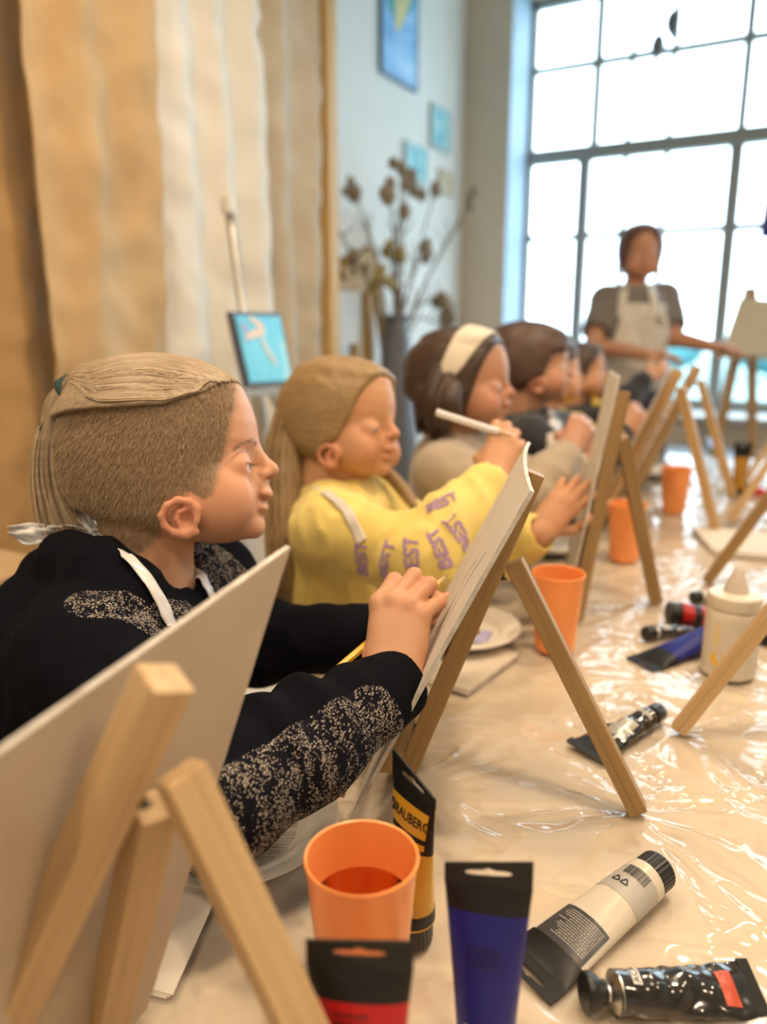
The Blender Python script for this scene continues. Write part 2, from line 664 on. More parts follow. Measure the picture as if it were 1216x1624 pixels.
BLUES = [(0.30, (0.05, 0.25, 0.55)), (0.48, (0.12, 0.42, 0.80)), (0.60, (0.35, 0.62, 0.90)), (0.72, (0.70, 0.72, 0.40))]
TEALS = [(0.30, (0.08, 0.40, 0.50)), (0.5, (0.25, 0.60, 0.68)), (0.65, (0.55, 0.75, 0.78)), (0.78, (0.75, 0.72, 0.5))]


def wall_picture(y0, y1, z0, z1, m, edge, label, extra=None):
    p = empty('wall_picture', (WALL_X, (y0 + y1) / 2, z0), 0, label, 'picture', 'pictures on the left wall')
    t = 0.018
    x0, x1 = WALL_X, WALL_X + 0.022
    box('canvas', (x0, y0 + t, z0 + t), (x1 - 0.004, y1 - t, z1 - t), m, p)
    for lo, hi in (((x0, y0, z0), (x1, y1, z0 + t)), ((x0, y0, z1 - t), (x1, y1, z1)), ((x0, y0, z0 + t), (x1, y0 + t, z1 - t)), ((x0, y1 - t, z0 + t), (x1, y1, z1 - t))):
        box('picture_frame', lo, hi, edge, p, 0.002)
    if extra:
        extra(p, x1 - 0.003)
    return p


M_edge_dk = mat('picture_edge_dark_blue', (0.10, 0.20, 0.36), 0.5)
M_edge_lt = mat('picture_edge_pale', (0.45, 0.58, 0.62), 0.5)
M_edge_gold = mat('picture_edge_sand', (0.62, 0.56, 0.44), 0.5)
m_yel = mat('painted_yellow_stroke', (0.75, 0.66, 0.30), 0.5)
m_teal = mat('painted_teal_patch', (0.05, 0.34, 0.42), 0.5)


def big_strokes(p, x):
    def stroke(pts, w, m, k):
        pts = spline(pts, 14)
        L, Rr = [], []
        for i, q in enumerate(pts):
            d = unit(pts[min(i + 1, 13)] - pts[max(i - 1, 0)])
            n = np.array([-d[1], d[0]]) * w * math.sin(math.pi * (0.12 + 0.76 * i / 13))
            L.append(q + n)
            Rr.append(q - n)
        v = [(x + 0.001 + k * 0.0006, a[0], a[1]) for a in L] + [(x + 0.001 + k * 0.0006, a[0], a[1]) for a in Rr]
        f = [(i, i + 1, 15 + i, 14 + i) for i in range(13)]
        mesh('brush_stroke', v, f, m, p)
    stroke([(3.90, 2.93), (4.02, 2.86), (4.20, 2.95)], 0.07, m_teal, 0)
    stroke([(3.96, 3.06), (4.04, 2.88), (4.02, 2.74)], 0.035, m_yel, 1)
    stroke([(4.20, 3.02), (4.10, 2.86), (4.02, 2.74)], 0.03, m_yel, 2)


wall_picture(3.86, 4.28, 2.50, 3.12, paint_mat('blue_abstract_canvas', [(0.30, (0.08, 0.30, 0.70)), (0.5, (0.20, 0.50, 0.88)), (0.7, (0.42, 0.66, 0.95))], 3.0, 2.0), M_edge_dk, 'large blue abstract canvas with yellow strokes, high on the left wall', big_strokes)
wall_picture(4.47, 4.74, 2.26, 2.50, paint_mat('teal_small_canvas', TEALS, 9.0, 5.0), M_edge_lt, 'small teal and white canvas on the left wall near the window pier')
wall_picture(4.14, 4.42, 2.03, 2.23, paint_mat('teal_small_canvas_b', TEALS, 8.0, 8.0), M_edge_lt, 'small teal canvas on the left wall just above the dry branches')
wall_picture(4.60, 4.80, 2.02, 2.16, paint_mat('ochre_small_canvas', [(0.3, (0.60, 0.52, 0.38)), (0.6, (0.66, 0.60, 0.44)), (0.75, (0.5, 0.4, 0.15))], 8.0, 3.0), M_edge_gold, 'smallest sand-coloured picture on the left wall, under the teal one')

# ---------------------------------------------------------------- grey-masted easel with the blue painting
M_alu = mat('grey_metal', (0.48, 0.48, 0.46), 0.35, 0.6)
M_darkrail = mat('dark_rail', (0.05, 0.05, 0.06), 0.4)
e = empty('floor_easel', (-1.32, 1.66, 0.0), 0, 'grey metal floor easel with tall mast in front of the pale cloth', 'easel')
a_top = at_x(362, 322, -1.36)
a_low = at_x(392, 545, -1.36)
dirm = unit(a_low - a_top)
feet_z = a_top + dirm * ((0.02 - a_top[2]) / dirm[2])
tube('mast', [a_top, feet_z], 0.013, M_alu, e, 10)
lathe('mast_tip', [(0, 0), (0.017, 0.004), (0.019, 0.02), (0.017, 0.045), (0, 0.05)], mat('mast_tip_white', (0.7, 0.7, 0.68), 0.4), e, 14, loc=tuple(a_top - [0, 0, 0.03]))
for dx, dy in ((0.34, -0.22), (0.34, 0.32)):
    tube('leg', [a_low + [0.02, 0, -0.02], (-1.36 + dx, a_low[1] + dy, 0.0)], 0.011, M_alu, e, 8)
p_tl, p_tr, p_bl, p_br = at_x(358, 496, -1.26), at_x(438, 498, -1.26), at_x(385, 616, -1.22), at_x(460, 612, -1.22)
beam('tray', p_bl + [0.0, -0.02, -0.012], p_br + [0.0, 0.02, -0.012], 0.05, 0.014, (1, 0, 0), M_alu, e)
cv = empty('blue_painting', tuple((p_bl + p_br) / 2), 0, 'bright sky-blue painting with a pale figure, standing on the grey easel', 'painting')
nrm = unit(np.cross(p_tr - p_tl, p_bl - p_tl))
if nrm[0] < 0:
    nrm = -nrm


def slab(name, quad, th, m, parent, n, inset=0.0):
    q = [np.asarray(p, float) for p in quad]
    c = sum(q) / 4
    q = [p + unit(c - p) * inset for p in q]
    v = [p for p in q] + [p + n * th for p in q]
    f = [(3, 2, 1, 0), (4, 5, 6, 7), (0, 1, 5, 4), (1, 2, 6, 5), (2, 3, 7, 6), (3, 0, 4, 7)]
    o = mesh(name, v, f, m, parent)
    bm = bmesh.new()
    bm.from_mesh(o.data)
    bmesh.ops.recalc_face_normals(bm, faces=bm.faces)
    bm.to_mesh(o.data)
    bm.free()
    return o


slab('backing', (p_tl, p_tr, p_br, p_bl), 0.014, M_darkrail, cv, nrm)
m_bluep = paint_mat('sky_blue_painting', [(0.36, (0.10, 0.55, 0.85)), (0.56, (0.16, 0.66, 0.93)), (0.68, (0.45, 0.80, 0.95)), (0.8, (0.8, 0.7, 0.65))], 6.0, 4.0)
slab('canvas', (p_tl + nrm * 0.014, p_tr + nrm * 0.014, p_br + nrm * 0.014, p_bl + nrm * 0.014), 0.004, m_bluep, cv, nrm, 0.016)


def on_paint(u, w):
    return lerp(lerp(p_tl, p_tr, u), lerp(p_bl, p_br, u), w) + nrm * 0.0195


for pts, wd, col, nm in (([(0.30, 0.08), (0.52, 0.22), (0.34, 0.30), (0.16, 0.34)], 0.055, (0.80, 0.62, 0.52), 'painted_arm'), ([(0.52, 0.22), (0.48, 0.42), (0.60, 0.62), (0.66, 0.74)], 0.05, (0.55, 0.66, 0.72), 'painted_figure'), ([(0.12, 0.14), (0.2, 0.28), (0.12, 0.4)], 0.05, (0.35, 0.42, 0.62), 'painted_shadow')):
    pp = spline([(*q, 0) for q in pts], 12)
    v = []
    for i, q in enumerate(pp):
        d = unit(pp[min(i + 1, 11)] - pp[max(i - 1, 0)])
        w_ = wd * math.sin(math.pi * (0.15 + 0.7 * i / 11))
        v += [on_paint(q[0] - d[1] * w_, q[1] + d[0] * w_), on_paint(q[0] + d[1] * w_, q[1] - d[0] * w_)]
    mesh(nm, v, [(2 * i, 2 * i + 1, 2 * i + 3, 2 * i + 2) for i in range(11)], mat(nm + '_paint', col, 0.5), cv)

# ---------------------------------------------------------------- ochre studio easel with a blank canvas by the left wall
M_ochre = wood('ochre_varnished_wood', (0.55, 0.33, 0.08), (0.44, 0.24, 0.05), 0.3, 0.4)
X_E = -1.98
g = lambda px, py, x=X_E: at_x(px, py, x)
e = empty('studio_easel', tuple(g(560, 690) * [1, 1, 0]), 0, 'ochre wooden studio easel standing between the post and the dry branches', 'easel')
beam('mast', g(583, 385) * [1, 1, 0] + [0, 0, 0.02], g(583, 385), 0.06, 0.04, (0, 1, 0), M_ochre, e, 0.003)
beam('leg', g(545, 560) * [1, 1, 0] + [0.08, -0.08, 0.0], g(565, 395), 0.05, 0.035, (0, 1, 0), M_ochre, e, 0.003)
beam('leg', g(620, 560) * [1, 1, 0] + [0.08, 0.10, 0.0], g(590, 400), 0.05, 0.035, (0, 1, 0), M_ochre, e, 0.003)
beam('cross_bar', g(528, 447), g(598, 452), 0.075, 0.05, (0, 0, 1), M_ochre, e, 0.004)
beam('cross_bar', g(545, 418, X_E + 0.02), g(588, 405, X_E + 0.02), 0.055, 0.05, (0, 0, 1), M_ochre, e, 0.004)
beam('brace', g(543, 440, X_E + 0.03), g(556, 405, X_E + 0.03), 0.05, 0.03, (0, 1, 0), M_ochre, e, 0.003)
M_canvas_blank = noisy('blank_canvas_white', (0.66, 0.66, 0.64), (0.70, 0.70, 0.68), 30, 0.75)
q = [g(524, 330, X_E + 0.05), g(588, 340, X_E + 0.05), g(584, 388, X_E + 0.05), g(528, 400, X_E + 0.05)]
o = slab('blank_canvas', q, 0.02, M_canvas_blank, None, V3(1, 0, 0))
tag(o, 'small blank white canvas on the ochre studio easel', 'canvas')
o = slab('blank_canvas', [g(524, 462, X_E + 0.05), g(566, 462, X_E + 0.05), g(562, 545, X_E + 0.05), g(528, 545, X_E + 0.05)], 0.02, M_canvas_blank, None, V3(1, 0, 0))
tag(o, 'blank white canvas leaning below the cross bar of the ochre easel', 'canvas')

# ---------------------------------------------------------------- tall floor vase with dry branches
M_vase = mat('grey_glaze', (0.16, 0.17, 0.20), 0.35)
vb = at_x(628, 640, -1.85)
vx, vy = vb[0], vb[1]
vz = at_x(628, 500, vx)[2]
vase = lathe('floor_vase', [(0.0, 0.0), (0.10, 0.0), (0.13, 0.08), (0.12, 0.40), (0.075, vz - 0.12), (0.06, vz - 0.02), (0.072, vz), (0.065, vz), (0.053, vz - 0.03), (0.06, vz - 0.15), (0, vz - 0.3)], M_vase, None, 28, loc=(vx, vy, 0))
tag(vase, 'tall dark grey floor vase holding the dry branches', 'vase')
M_twig = noisy('dry_twig_brown', (0.20, 0.15, 0.11), (0.28, 0.22, 0.16), 20, 0.9)
M_seed = noisy('dry_seed_head', (0.24, 0.19, 0.15), (0.34, 0.28, 0.20), 40, 0.95)
M_leafdry = noisy('dry_olive_leaf', (0.27, 0.22, 0.08), (0.35, 0.29, 0.13), 30, 0.8)
rnd = random.Random(4)
tips = [((652, 278), 2), ((618, 292), 1), ((637, 268), 1), ((555, 288), 1), ((690, 300), 0), ((752, 305), 1), ((745, 325), 0), ((640, 335), 0), ((678, 385), 3), ((700, 480), 4), ((705, 520), 3), ((615, 400), 2), ((600, 440), 3), ((515, 330), 1)]
for i, ((tx, ty), nb) in enumerate(tips):
    xx = vx + rnd.uniform(-0.10, 0.14)
    tip = at_x(tx, ty, xx)
    base = V3(vx + rnd.uniform(-0.02, 0.02), vy + rnd.uniform(-0.02, 0.02), vz - 0.16)
    mid = lerp(base, tip, 0.5) + [rnd.uniform(-0.03, 0.03), rnd.uniform(-0.04, 0.04), 0.10]
    pts = spline([base, lerp(base, mid, 0.55) + [0, 0, 0.03], mid, tip], 14)
    br = empty('dry_branch', tuple(base), 0, None, 'branch', 'dry branches in the floor vase')
    br['label'] = 'thin dry brown branch rising from the tall grey vase'
    tube('stem', pts, list(np.linspace(0.008, 0.004, 14)), M_twig, br, 5)
    for k in range(2 + nb):
        a0 = pts[rnd.randrange(6, 13)]
        en = a0 + [rnd.uniform(-0.05, 0.05), rnd.uniform(-0.10, 0.10), rnd.uniform(0.03, 0.12)]
        tube('twig', [a0, lerp(a0, en, 0.5) + [0.01, 0.01, 0], en], [0.004, 0.003, 0.002], M_twig, br, 4)
    for k in range(1 + nb * 2):
        c = tip + np.array([rnd.uniform(-0.05, 0.05) * (k > 0), rnd.uniform(-0.06, 0.06) * (k > 0), rnd.uniform(-0.10, 0.03) * (k > 0)])
        s = rnd.uniform(0.018, 0.034)
        vs, fs = [], []
        for a in range(8):
            for b in range(6):
                th, ph = 2 * math.pi * a / 8, math.pi * b / 5
                r2 = s * (1 + 0.25 * math.sin(3 * th + k) * math.sin(ph))
                vs.append(c + np.array([r2 * math.sin(ph) * math.cos(th), r2 * math.sin(ph) * math.sin(th), 1.3 * s * math.cos(ph)]))
        for a in range(8):
            for b in range(5):
                fs.append((a * 6 + b, a * 6 + b + 1, (a + 1) % 8 * 6 + b + 1, (a + 1) % 8 * 6 + b))
        mesh('seed_head' if i < 11 else 'dry_leaf', vs, fs, M_seed if i < 11 else M_leafdry, br, True)

# ---------------------------------------------------------------- two dark oval pendants in front of the window, on cords
M_pend = mat('smoked_glass_pendant', (0.16, 0.18, 0.20), 0.25)
for (px, py, lab) in ((1067, 35, 'upper dark grey oval pendant hanging in front of the window'), (1043, 73, 'lower dark grey oval pendant hanging in front of the window')):
    c = at_y(px, py, 4.55)
    r_ = empty('pendant', (c[0], c[1], CEIL), 0, lab, 'pendant', 'oval pendants by the window')
    tube('cord', [(c[0], c[1], CEIL), tuple(c + [0, 0, 0.055])], 0.003, M_lampbody, r_, 6)
    lathe('pendant_body', [(0.0, -0.056), (0.018, -0.052), (0.032, -0.03), (0.038, 0.0), (0.03, 0.034), (0.014, 0.054), (0.0, 0.058)], M_pend, r_, 20, loc=tuple(c))
    lathe('pendant_tip', [(0.0, -0.075), (0.012, -0.07), (0.014, -0.054), (0.0, -0.05)], mat('pendant_tip_blue', (0.05, 0.22, 0.45), 0.3), r_, 12, loc=tuple(c))

# ---------------------------------------------------------------- board on a tall wooden easel by the window, right
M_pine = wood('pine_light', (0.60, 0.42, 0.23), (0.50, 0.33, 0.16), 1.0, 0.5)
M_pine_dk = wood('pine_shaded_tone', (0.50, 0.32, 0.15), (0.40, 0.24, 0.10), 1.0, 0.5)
D = 3.75
bl, br_, tl, tr = at_depth(1143, 560, D), at_depth(1262, 566, D + 0.1), at_depth(1172, 474, D + 0.04), at_depth(1276, 476, D + 0.14)
M_board_tan = noisy('primed_board_tan', (0.52, 0.42, 0.28), (0.56, 0.46, 0.32), 4, 0.8)
o = slab('drawing_board', (tl, tr, br_, bl), 0.02, M_board_tan, None, unit(-C_F * [1, 1, 0]))
tag(o, 'large tan drawing board on the wooden floor easel by the window', 'board')
e = empty('wooden_floor_easel', tuple(lerp(bl, br_, 0.4) * [1, 1, 0]), 0, 'wooden floor easel behind the table holding the tan board', 'easel')
back = unit(C_F * [1, 1, 0])
sd = unit(C_R * [1, 1, 0])
ap = lerp(tl, tr, 0.28) + back * 0.05 + [0, 0, 0.06]
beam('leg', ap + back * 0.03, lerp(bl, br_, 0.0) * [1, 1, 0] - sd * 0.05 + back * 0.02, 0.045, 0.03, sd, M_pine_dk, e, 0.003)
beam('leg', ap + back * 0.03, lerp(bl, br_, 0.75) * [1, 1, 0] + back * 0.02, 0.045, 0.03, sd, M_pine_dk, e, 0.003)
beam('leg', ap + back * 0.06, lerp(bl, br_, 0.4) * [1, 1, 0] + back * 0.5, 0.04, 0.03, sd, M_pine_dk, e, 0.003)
beam('ledge', bl - sd * 0.03 - [0, 0, 0.012] + back * 0.02, br_ + sd * 0.02 - [0, 0, 0.012] + back * 0.02, 0.05, 0.02, back, M_pine, e, 0.003)

# hanging banner at the right edge
q = [at_depth(1214, 305, 4.2), at_depth(1262, 300, 4.2), at_depth(1250, 385, 4.2), at_depth(1204, 376, 4.2)]
ban = empty('wall_banner', tuple(q[3]), 0, 'dark blue and red pennant hanging at the right edge before the window', 'banner')
slab('cloth', q, 0.006, mat('banner_navy', (0.05, 0.05, 0.22), 0.8), ban, -back)
slab('stripe', [lerp(q[0], q[3], 0.25) - back * 0.009, lerp(q[1], q[2], 0.25) - back * 0.009, lerp(q[1], q[2], 0.55) - back * 0.009, lerp(q[0], q[3], 0.55) - back * 0.009], 0.002, mat('banner_red', (0.35, 0.03, 0.05), 0.8), ban, -back)
tube('cord', [q[0], q[0] * [1, 1, 0] + [0, 0, CEIL]], 0.003, M_lampbody, ban, 5)

# dark low cabinet under the window with a few jars (far, behind the table)
M_navy = mat('navy_lacquer', (0.03, 0.05, 0.09), 0.4)
cab = empty('low_cabinet', (0.15, 4.45, 0), 0, 'low navy cabinet under the window behind the table', 'cabinet')
box('body', (-0.75, 4.35, 0.03), (0.95, 4.75, 0.50), M_navy, cab, 0.004)
box('cabinet_top', (-0.77, 4.33, 0.50), (0.97, 4.77, 0.53), mat('cabinet_top_grey', (0.18, 0.2, 0.24), 0.35), cab, 0.004)
for k in range(3):
    d_ = box('door', (-0.73 + k * 0.56, 4.335, 0.06), (-0.19 + k * 0.56, 4.35, 0.48), M_navy, cab, 0.003)
    box('door_handle', (-0.25 + k * 0.56, 4.322, 0.30), (-0.235 + k * 0.56, 4.335, 0.42), M_alu, d_)

# wooden low shelf unit at the left behind the child
M_shelf = wood('shelf_plywood', (0.55, 0.39, 0.22), (0.45, 0.30, 0.15), 0.3, 0.5)
sh = empty('shelf_unit', (-1.42, 0.66, 0), 0, 'low plywood shelf unit behind the blond child at the left edge', 'shelf')
for z0, z1 in ((0.0, 0.04), (0.30, 0.325), (0.60, 0.63)):
    box('shelf', (-1.62, 0.30, z0), (-1.22, 1.02, z1), M_shelf, sh, 0.002)
for y0 in (0.30, 0.995):
    box('side_panel', (-1.62, y0, 0.0), (-1.22, y0 + 0.025, 0.62), M_shelf, sh, 0.002)
box('back_panel', (-1.63, 0.30, 0.0), (-1.62, 1.02, 0.62), M_shelf, sh)
bb = empty('cardboard_box', (-1.40, 0.74, 0.63), 0, 'tan cardboard box with folded lid on top of the plywood shelf unit', 'box')
box('body', (-1.56, 0.58, 0.63), (-1.26, 0.94, 0.735), noisy('cardboard', (0.50, 0.35, 0.20), (0.55, 0.39, 0.23), 12, 0.85), bb, 0.003)
box('lid', (-1.57, 0.57, 0.735), (-1.25, 0.95, 0.752), noisy('cardboard_lid', (0.44, 0.30, 0.16), (0.48, 0.34, 0.19), 12, 0.85), bb, 0.003)
# ================================================================ the long table and its covers
TX0, TX1, TY0, TY1 = -0.56, 0.62, 0.02, 3.15
M_tabletop = wood('table_birch', (0.62, 0.48, 0.31), (0.52, 0.38, 0.22), 0.3, 0.5)
tb = empty('long_table', (0.0, 1.6, 0), 0, 'long work table under cream paper and clear plastic film', 'table')
box('table_top', (TX0 + 0.01, TY0 + 0.01, TABLE_Z - 0.034), (TX1 - 0.01, TY1 - 0.01, TABLE_Z - 0.006), M_tabletop, tb, 0.003)
for lx in (TX0 + 0.07, TX1 - 0.07):
    for ly in (TY0 + 0.08, (TY0 + TY1) / 2, TY1 - 0.08):
        box('leg', (lx - 0.025, ly - 0.025, 0), (lx + 0.025, ly + 0.025, TABLE_Z - 0.034), M_tabletop, tb, 0.003)
for lx in (TX0 + 0.07, TX1 - 0.07):
    box('apron_rail', (lx - 0.012, TY0 + 0.105, TABLE_Z - 0.10), (lx + 0.012, TY1 - 0.105, TABLE_Z - 0.034), M_tabletop, tb)
M_paper = noisy('cream_cover_paper', (0.82, 0.71, 0.55), (0.86, 0.76, 0.61), 2.2, 0.7)
pc = box('cover_paper', (TX0, TY0, TABLE_Z - 0.006), (TX1, TY1, TABLE_Z - 0.0045), M_paper)
tag(pc, 'cream paper cover lying flat on the long table under the film', 'table cover')

# clear plastic film, creased: tension folds run out from where the easel feet press it
FEET = [(-0.107, 0.716), (-0.097, 0.906), (-0.203, 1.365), (-0.138, 1.521), (-0.337, 0.652), (-0.02, 0.40), (-0.15, 0.28)]


def film_height(x, y):
    wx = x + 0.030 * perlin(x * 9, y * 9 + 3.1)
    wy = y + 0.030 * perlin(x * 9 + 8.7, y * 9)
    h = 0.0030 * perlin(wx * 6, wy * 6 + 1.7)
    r1 = 1 - np.abs(perlin(wx * 11 + 4 + wy * 3, wy * 8))
    h += 0.0032 * np.power(r1, 7)
    r2 = 1 - np.abs(perlin(wx * 17 - wy * 9, wy * 26 + wx * 6 + 9.2))
    h += 0.0017 * np.power(r2, 6)
    h += 0.0010 * perlin(wx * 42, wy * 42 + 2.2) + 0.00035 * perlin(x * 110, y * 110)
    for k, (fx, fy) in enumerate(FEET):
        dx, dy = wx - fx, wy - fy
        d = np.sqrt(dx * dx + dy * dy) + 1e-4
        an = np.arctan2(dy, dx)
        # rays meet no seam: noise on the unit circle
        rays = 1 - np.abs(perlin(np.cos(an) * 2.6 + k * 5.3, np.sin(an) * 2.6, d * 2.0))
        h += 0.0042 * np.power(rays, 8) * np.exp(-((d - 0.06) / 0.13) ** 2) * sstep(0.0, 0.04, d)
    return np.clip(h, -0.0035, 0.0058)


xs = np.arange(TX0 - 0.004, TX1 + 0.004, 0.0030)
xs = np.concatenate([xs[xs < 0.16], np.arange(0.16, TX1 + 0.01, 0.012)])
ys = [TY0 - 0.004]
while ys[-1] < TY1:
    ys.append(ys[-1] + (0.0030 if ys[-1] < 1.15 else 0.0045 if ys[-1] < 1.7 else 0.010))
ys = np.array(ys)
GX, GY = np.meshgrid(xs, ys, indexing='ij')
GZ = TABLE_Z - 0.0038 + film_height(GX, GY) * 0.78
GZ = np.maximum(GZ, TABLE_Z - 0.0042)
idx = np.arange(GX.size).reshape(GX.shape)
fv = np.stack([GX, GY, GZ], -1).reshape(-1, 3)
ff = np.stack([idx[:-1, :-1], idx[1:, :-1], idx[1:, 1:], idx[:-1, 1:]], -1).reshape(-1, 4)
M_film = bpy.data.materials.new('clear_creased_film')
M_film.use_nodes = True
_t = M_film.node_tree
_t.nodes.clear()
_out = _t.nodes.new('ShaderNodeOutputMaterial')
_tr = _t.nodes.new('ShaderNodeBsdfTransparent')
_tr.inputs['Color'].default_value = (0.97, 0.96, 0.94, 1)
_df = _t.nodes.new('ShaderNodeBsdfDiffuse')
_df.inputs['Color'].default_value = (0.85, 0.80, 0.74, 1)
_m1 = _t.nodes.new('ShaderNodeMixShader')
_m1.inputs[0].default_value = 0.22
_gl = _t.nodes.new('ShaderNodeBsdfGlossy')
_gl.inputs['Roughness'].default_value = 0.09
_fr = _t.nodes.new('ShaderNodeFresnel')
_fr.inputs['IOR'].default_value = 1.75
_m2 = _t.nodes.new('ShaderNodeMixShader')
_t.links.new(_tr.outputs[0], _m1.inputs[1])
_t.links.new(_df.outputs[0], _m1.inputs[2])
_t.links.new(_fr.outputs[0], _m2.inputs[0])
_t.links.new(_m1.outputs[0], _m2.inputs[1])
_t.links.new(_gl.outputs[0], _m2.inputs[2])
_t.links.new(_m2.outputs[0], _out.inputs['Surface'])
film = mesh('plastic_film', fv, ff, M_film, None, True)
tag(film, 'clear creased glossy plastic film spread over the whole table', 'plastic film')

# ================================================================ table easels and their boards
M_wood_a = wood('easel_pine_warm', (0.60, 0.40, 0.19), (0.49, 0.30, 0.12), 1.0, 0.5)
M_wood_b = wood('easel_pine_pale', (0.63, 0.44, 0.24), (0.53, 0.35, 0.17), 1.0, 0.5)
M_wood_c = wood('easel_pine_brown', (0.40, 0.26, 0.115), (0.32, 0.195, 0.075), 1.0, 0.5)
M_screw = mat('screw_steel_dark', (0.2, 0.17, 0.13), 0.35, 0.9)


def table_easel(apex, near, far, rear, m, label, w=0.022, hinge=0.28, block=True, ledge=True):
    apex, near, far, rear = (np.asarray(p, float) for p in (apex, near, far, rear))
    mid = (near + far) / 2
    bk = unit((rear - mid) * [1, 1, 0])
    wd = unit(far - near)
    root = empty('table_easel', tuple(lerp(mid, rear, 0.5)), 0, label, 'easel', 'small wooden A-frame easels on the table')
    t1 = apex - wd * w * 0.28
    lift = V3(0, 0, 0.003)
    beam('leg', near + lift, t1, w, w, wd, m, root)
    beam('leg', far + lift + bk * 0.002, lerp(far, apex, 0.74) + bk * 0.002, w * 0.92, w * 0.92, wd, m, root)
    hp = lerp(apex, near, hinge) + bk * w * 0.85 + wd * w * 0.35
    beam('leg', rear + lift, hp, w, w * 0.92, wd, m, root)
    if block:
        beam('hinge_block', lerp(apex, near, hinge * 0.8) + bk * 0.001 + wd * w * 0.6, lerp(apex, far, hinge * 0.8) + bk * 0.001 - wd * 0.0, w * 0.7, w * 0.6, bk, m, root)
    if ledge:
        a, b = lerp(near, apex, 0.095), lerp(far, apex, 0.095)
        fr = -bk * (w * 0.5 + 0.016)
        beam('ledge', a + fr - wd * 0.035, b + fr + wd * 0.035, 0.032, 0.014, bk, m, root)
    lathe('screw', [(0, 0), (0.0035, 0.0), (0.0035, 0.0015), (0.0012, 0.003), (0.0012, 0.012), (0, 0.012)], M_screw, root, 10, loc=tuple(lerp(apex, near, hinge + 0.04) + bk * (w * 0.62) - [0, 0, 0.004]))
    return root


M_board_face = noisy('primed_canvas_board', (0.66, 0.61, 0.54), (0.70, 0.65, 0.58), 14, 0.75, bump=0.35, bscale=700, bdist=0.0006)
M_board_back = noisy('grey_board_back', (0.47, 0.37, 0.27), (0.51, 0.41, 0.30), 25, 0.8)
M_board_edge = noisy('torn_white_edge', (0.68, 0.66, 0.62), (0.42, 0.38, 0.33), 60, 0.8)


def canvas_board(tn, tf, bn, bf, n_front, label, th=0.0035, bow=0.0, rough_edge=0.0006, seed=0.0, cat='canvas board'):
    """thin board; tn/tf top near/far corner, bn/bf bottom near/far; n_front points to the painter"""
    tn, tf, bn, bf = (np.asarray(p, float) for p in (tn, tf, bn, bf))
    n = unit(n_front)
    N = 26
    root = empty('canvas_board', tuple((bn + bf) / 2), 0, label, cat, 'canvas boards on the table easels')
    U, W = np.meshgrid(np.linspace(0, 1, N), np.linspace(0, 1, N), indexing='ij')
    P0 = ((1 - U)[..., None] * ((1 - W)[..., None] * tn + W[..., None] * bn) + U[..., None] * ((1 - W)[..., None] * tf + W[..., None] * bf))
    curve = bow * (1 - W) ** 2 * ((2 * U - 1) ** 2)
    P0 = P0 + curve[..., None] * n
    # frayed edge
    wob = rough_edge * perlin(U * 19 + seed, W * 19)
    P0 = P0 + (wob * (np.abs(2 * U - 1) > 0.99))[..., None] * unit(tf - tn) + (wob * (np.abs(2 * W - 1) > 0.99))[..., None] * unit(tn - bn)
    idx = np.arange(N * N).reshape(N, N)
    fr = P0 + n * th / 2
    bk = P0 - n * th / 2
    f = np.stack([idx[:-1, :-1], idx[1:, :-1], idx[1:, 1:], idx[:-1, 1:]], -1).reshape(-1, 4)
    o1 = mesh('canvas_face', fr.reshape(-1, 3), f, M_board_face, root, True)
    o2 = mesh('board_back', bk.reshape(-1, 3), f[:, ::-1], M_board_back, root, True)
    for o in (o1, o2):
        o.data.update()
    loop = list(idx[:, 0]) + list(idx[-1, 1:]) + list(idx[::-1, -1][1:]) + list(idx[0, ::-1][1:-1])
    L = len(loop)
    v = [fr.reshape(-1, 3)[i] for i in loop] + [bk.reshape(-1, 3)[i] for i in loop]
    mesh('board_edge', v, [(k, (k + 1) % L, L + (k + 1) % L, L + k) for k in range(L)], M_board_edge, root)
    return root, P0, n


# nearest easel, its board seen from behind
E1 = dict(apex=(-0.248, 0.247, 1.032), near=(-0.390, 0.176, TABLE_Z), far=(-0.357, 0.258, TABLE_Z), rear=(-0.147, 0.277, TABLE_Z))
table_easel(**E1, m=M_wood_b, label='nearest pale pine table easel, seen from behind at the lower left', w=0.022, hinge=0.17, block=False)
tf = at_depth(457, 866, 0.50)
dirh = unit(at_depth(0, 1189, 0.337) - tf)
tn = tf + dirh * 0.30
dn = unit(at_depth(340, 1243, 0.512) - tf)
n_b = unit(np.cross(tn - tf, dn))
if n_b[0] > 0:
    n_b = -n_b
Hb = 0.36
lowest = (TABLE_Z + 0.022 - tf[2]) / dn[2]
Hb = min(Hb, lowest)
canvas_board(tn, tf, tn + dn * Hb, tf + dn * Hb, n_b, 'blank board on the nearest easel, its grey back towards the camera', th=0.004, seed=3)

# the blond child's easel
E2 = dict(apex=(-0.226, 0.708, 1.058), near=(-0.338, 0.654, TABLE_Z), far=(-0.356, 0.712, TABLE_Z), rear=(-0.107, 0.718, TABLE_Z))
table_easel(**E2, m=M_wood_c, label='brown-stained table easel in front of the blond child', w=0.020, hinge=0.27)
psi, tilt, Wb, Hb = math.radians(19), math.radians(24.5), 0.285, 0.345
bkv, wdv = V3(math.cos(psi), math.sin(psi), 0), V3(-math.sin(psi), math.cos(psi), 0)
upv = V3(0, 0, 1) * math.cos(tilt) + bkv * math.sin(tilt)
tc = V3(-0.241, 0.722, 1.066)
fn = unit(np.cross(upv, wdv))
if fn[0] > 0:
    fn = -fn
B2, B2P, B2n = canvas_board(tc - wdv * Wb / 2, tc + wdv * Wb / 2, tc - wdv * Wb / 2 - upv * Hb, tc + wdv * Wb / 2 - upv * Hb, fn, 'white canvas board the blond child is drawing on', th=0.004, bow=-0.006, rough_edge=0.0015, seed=9)

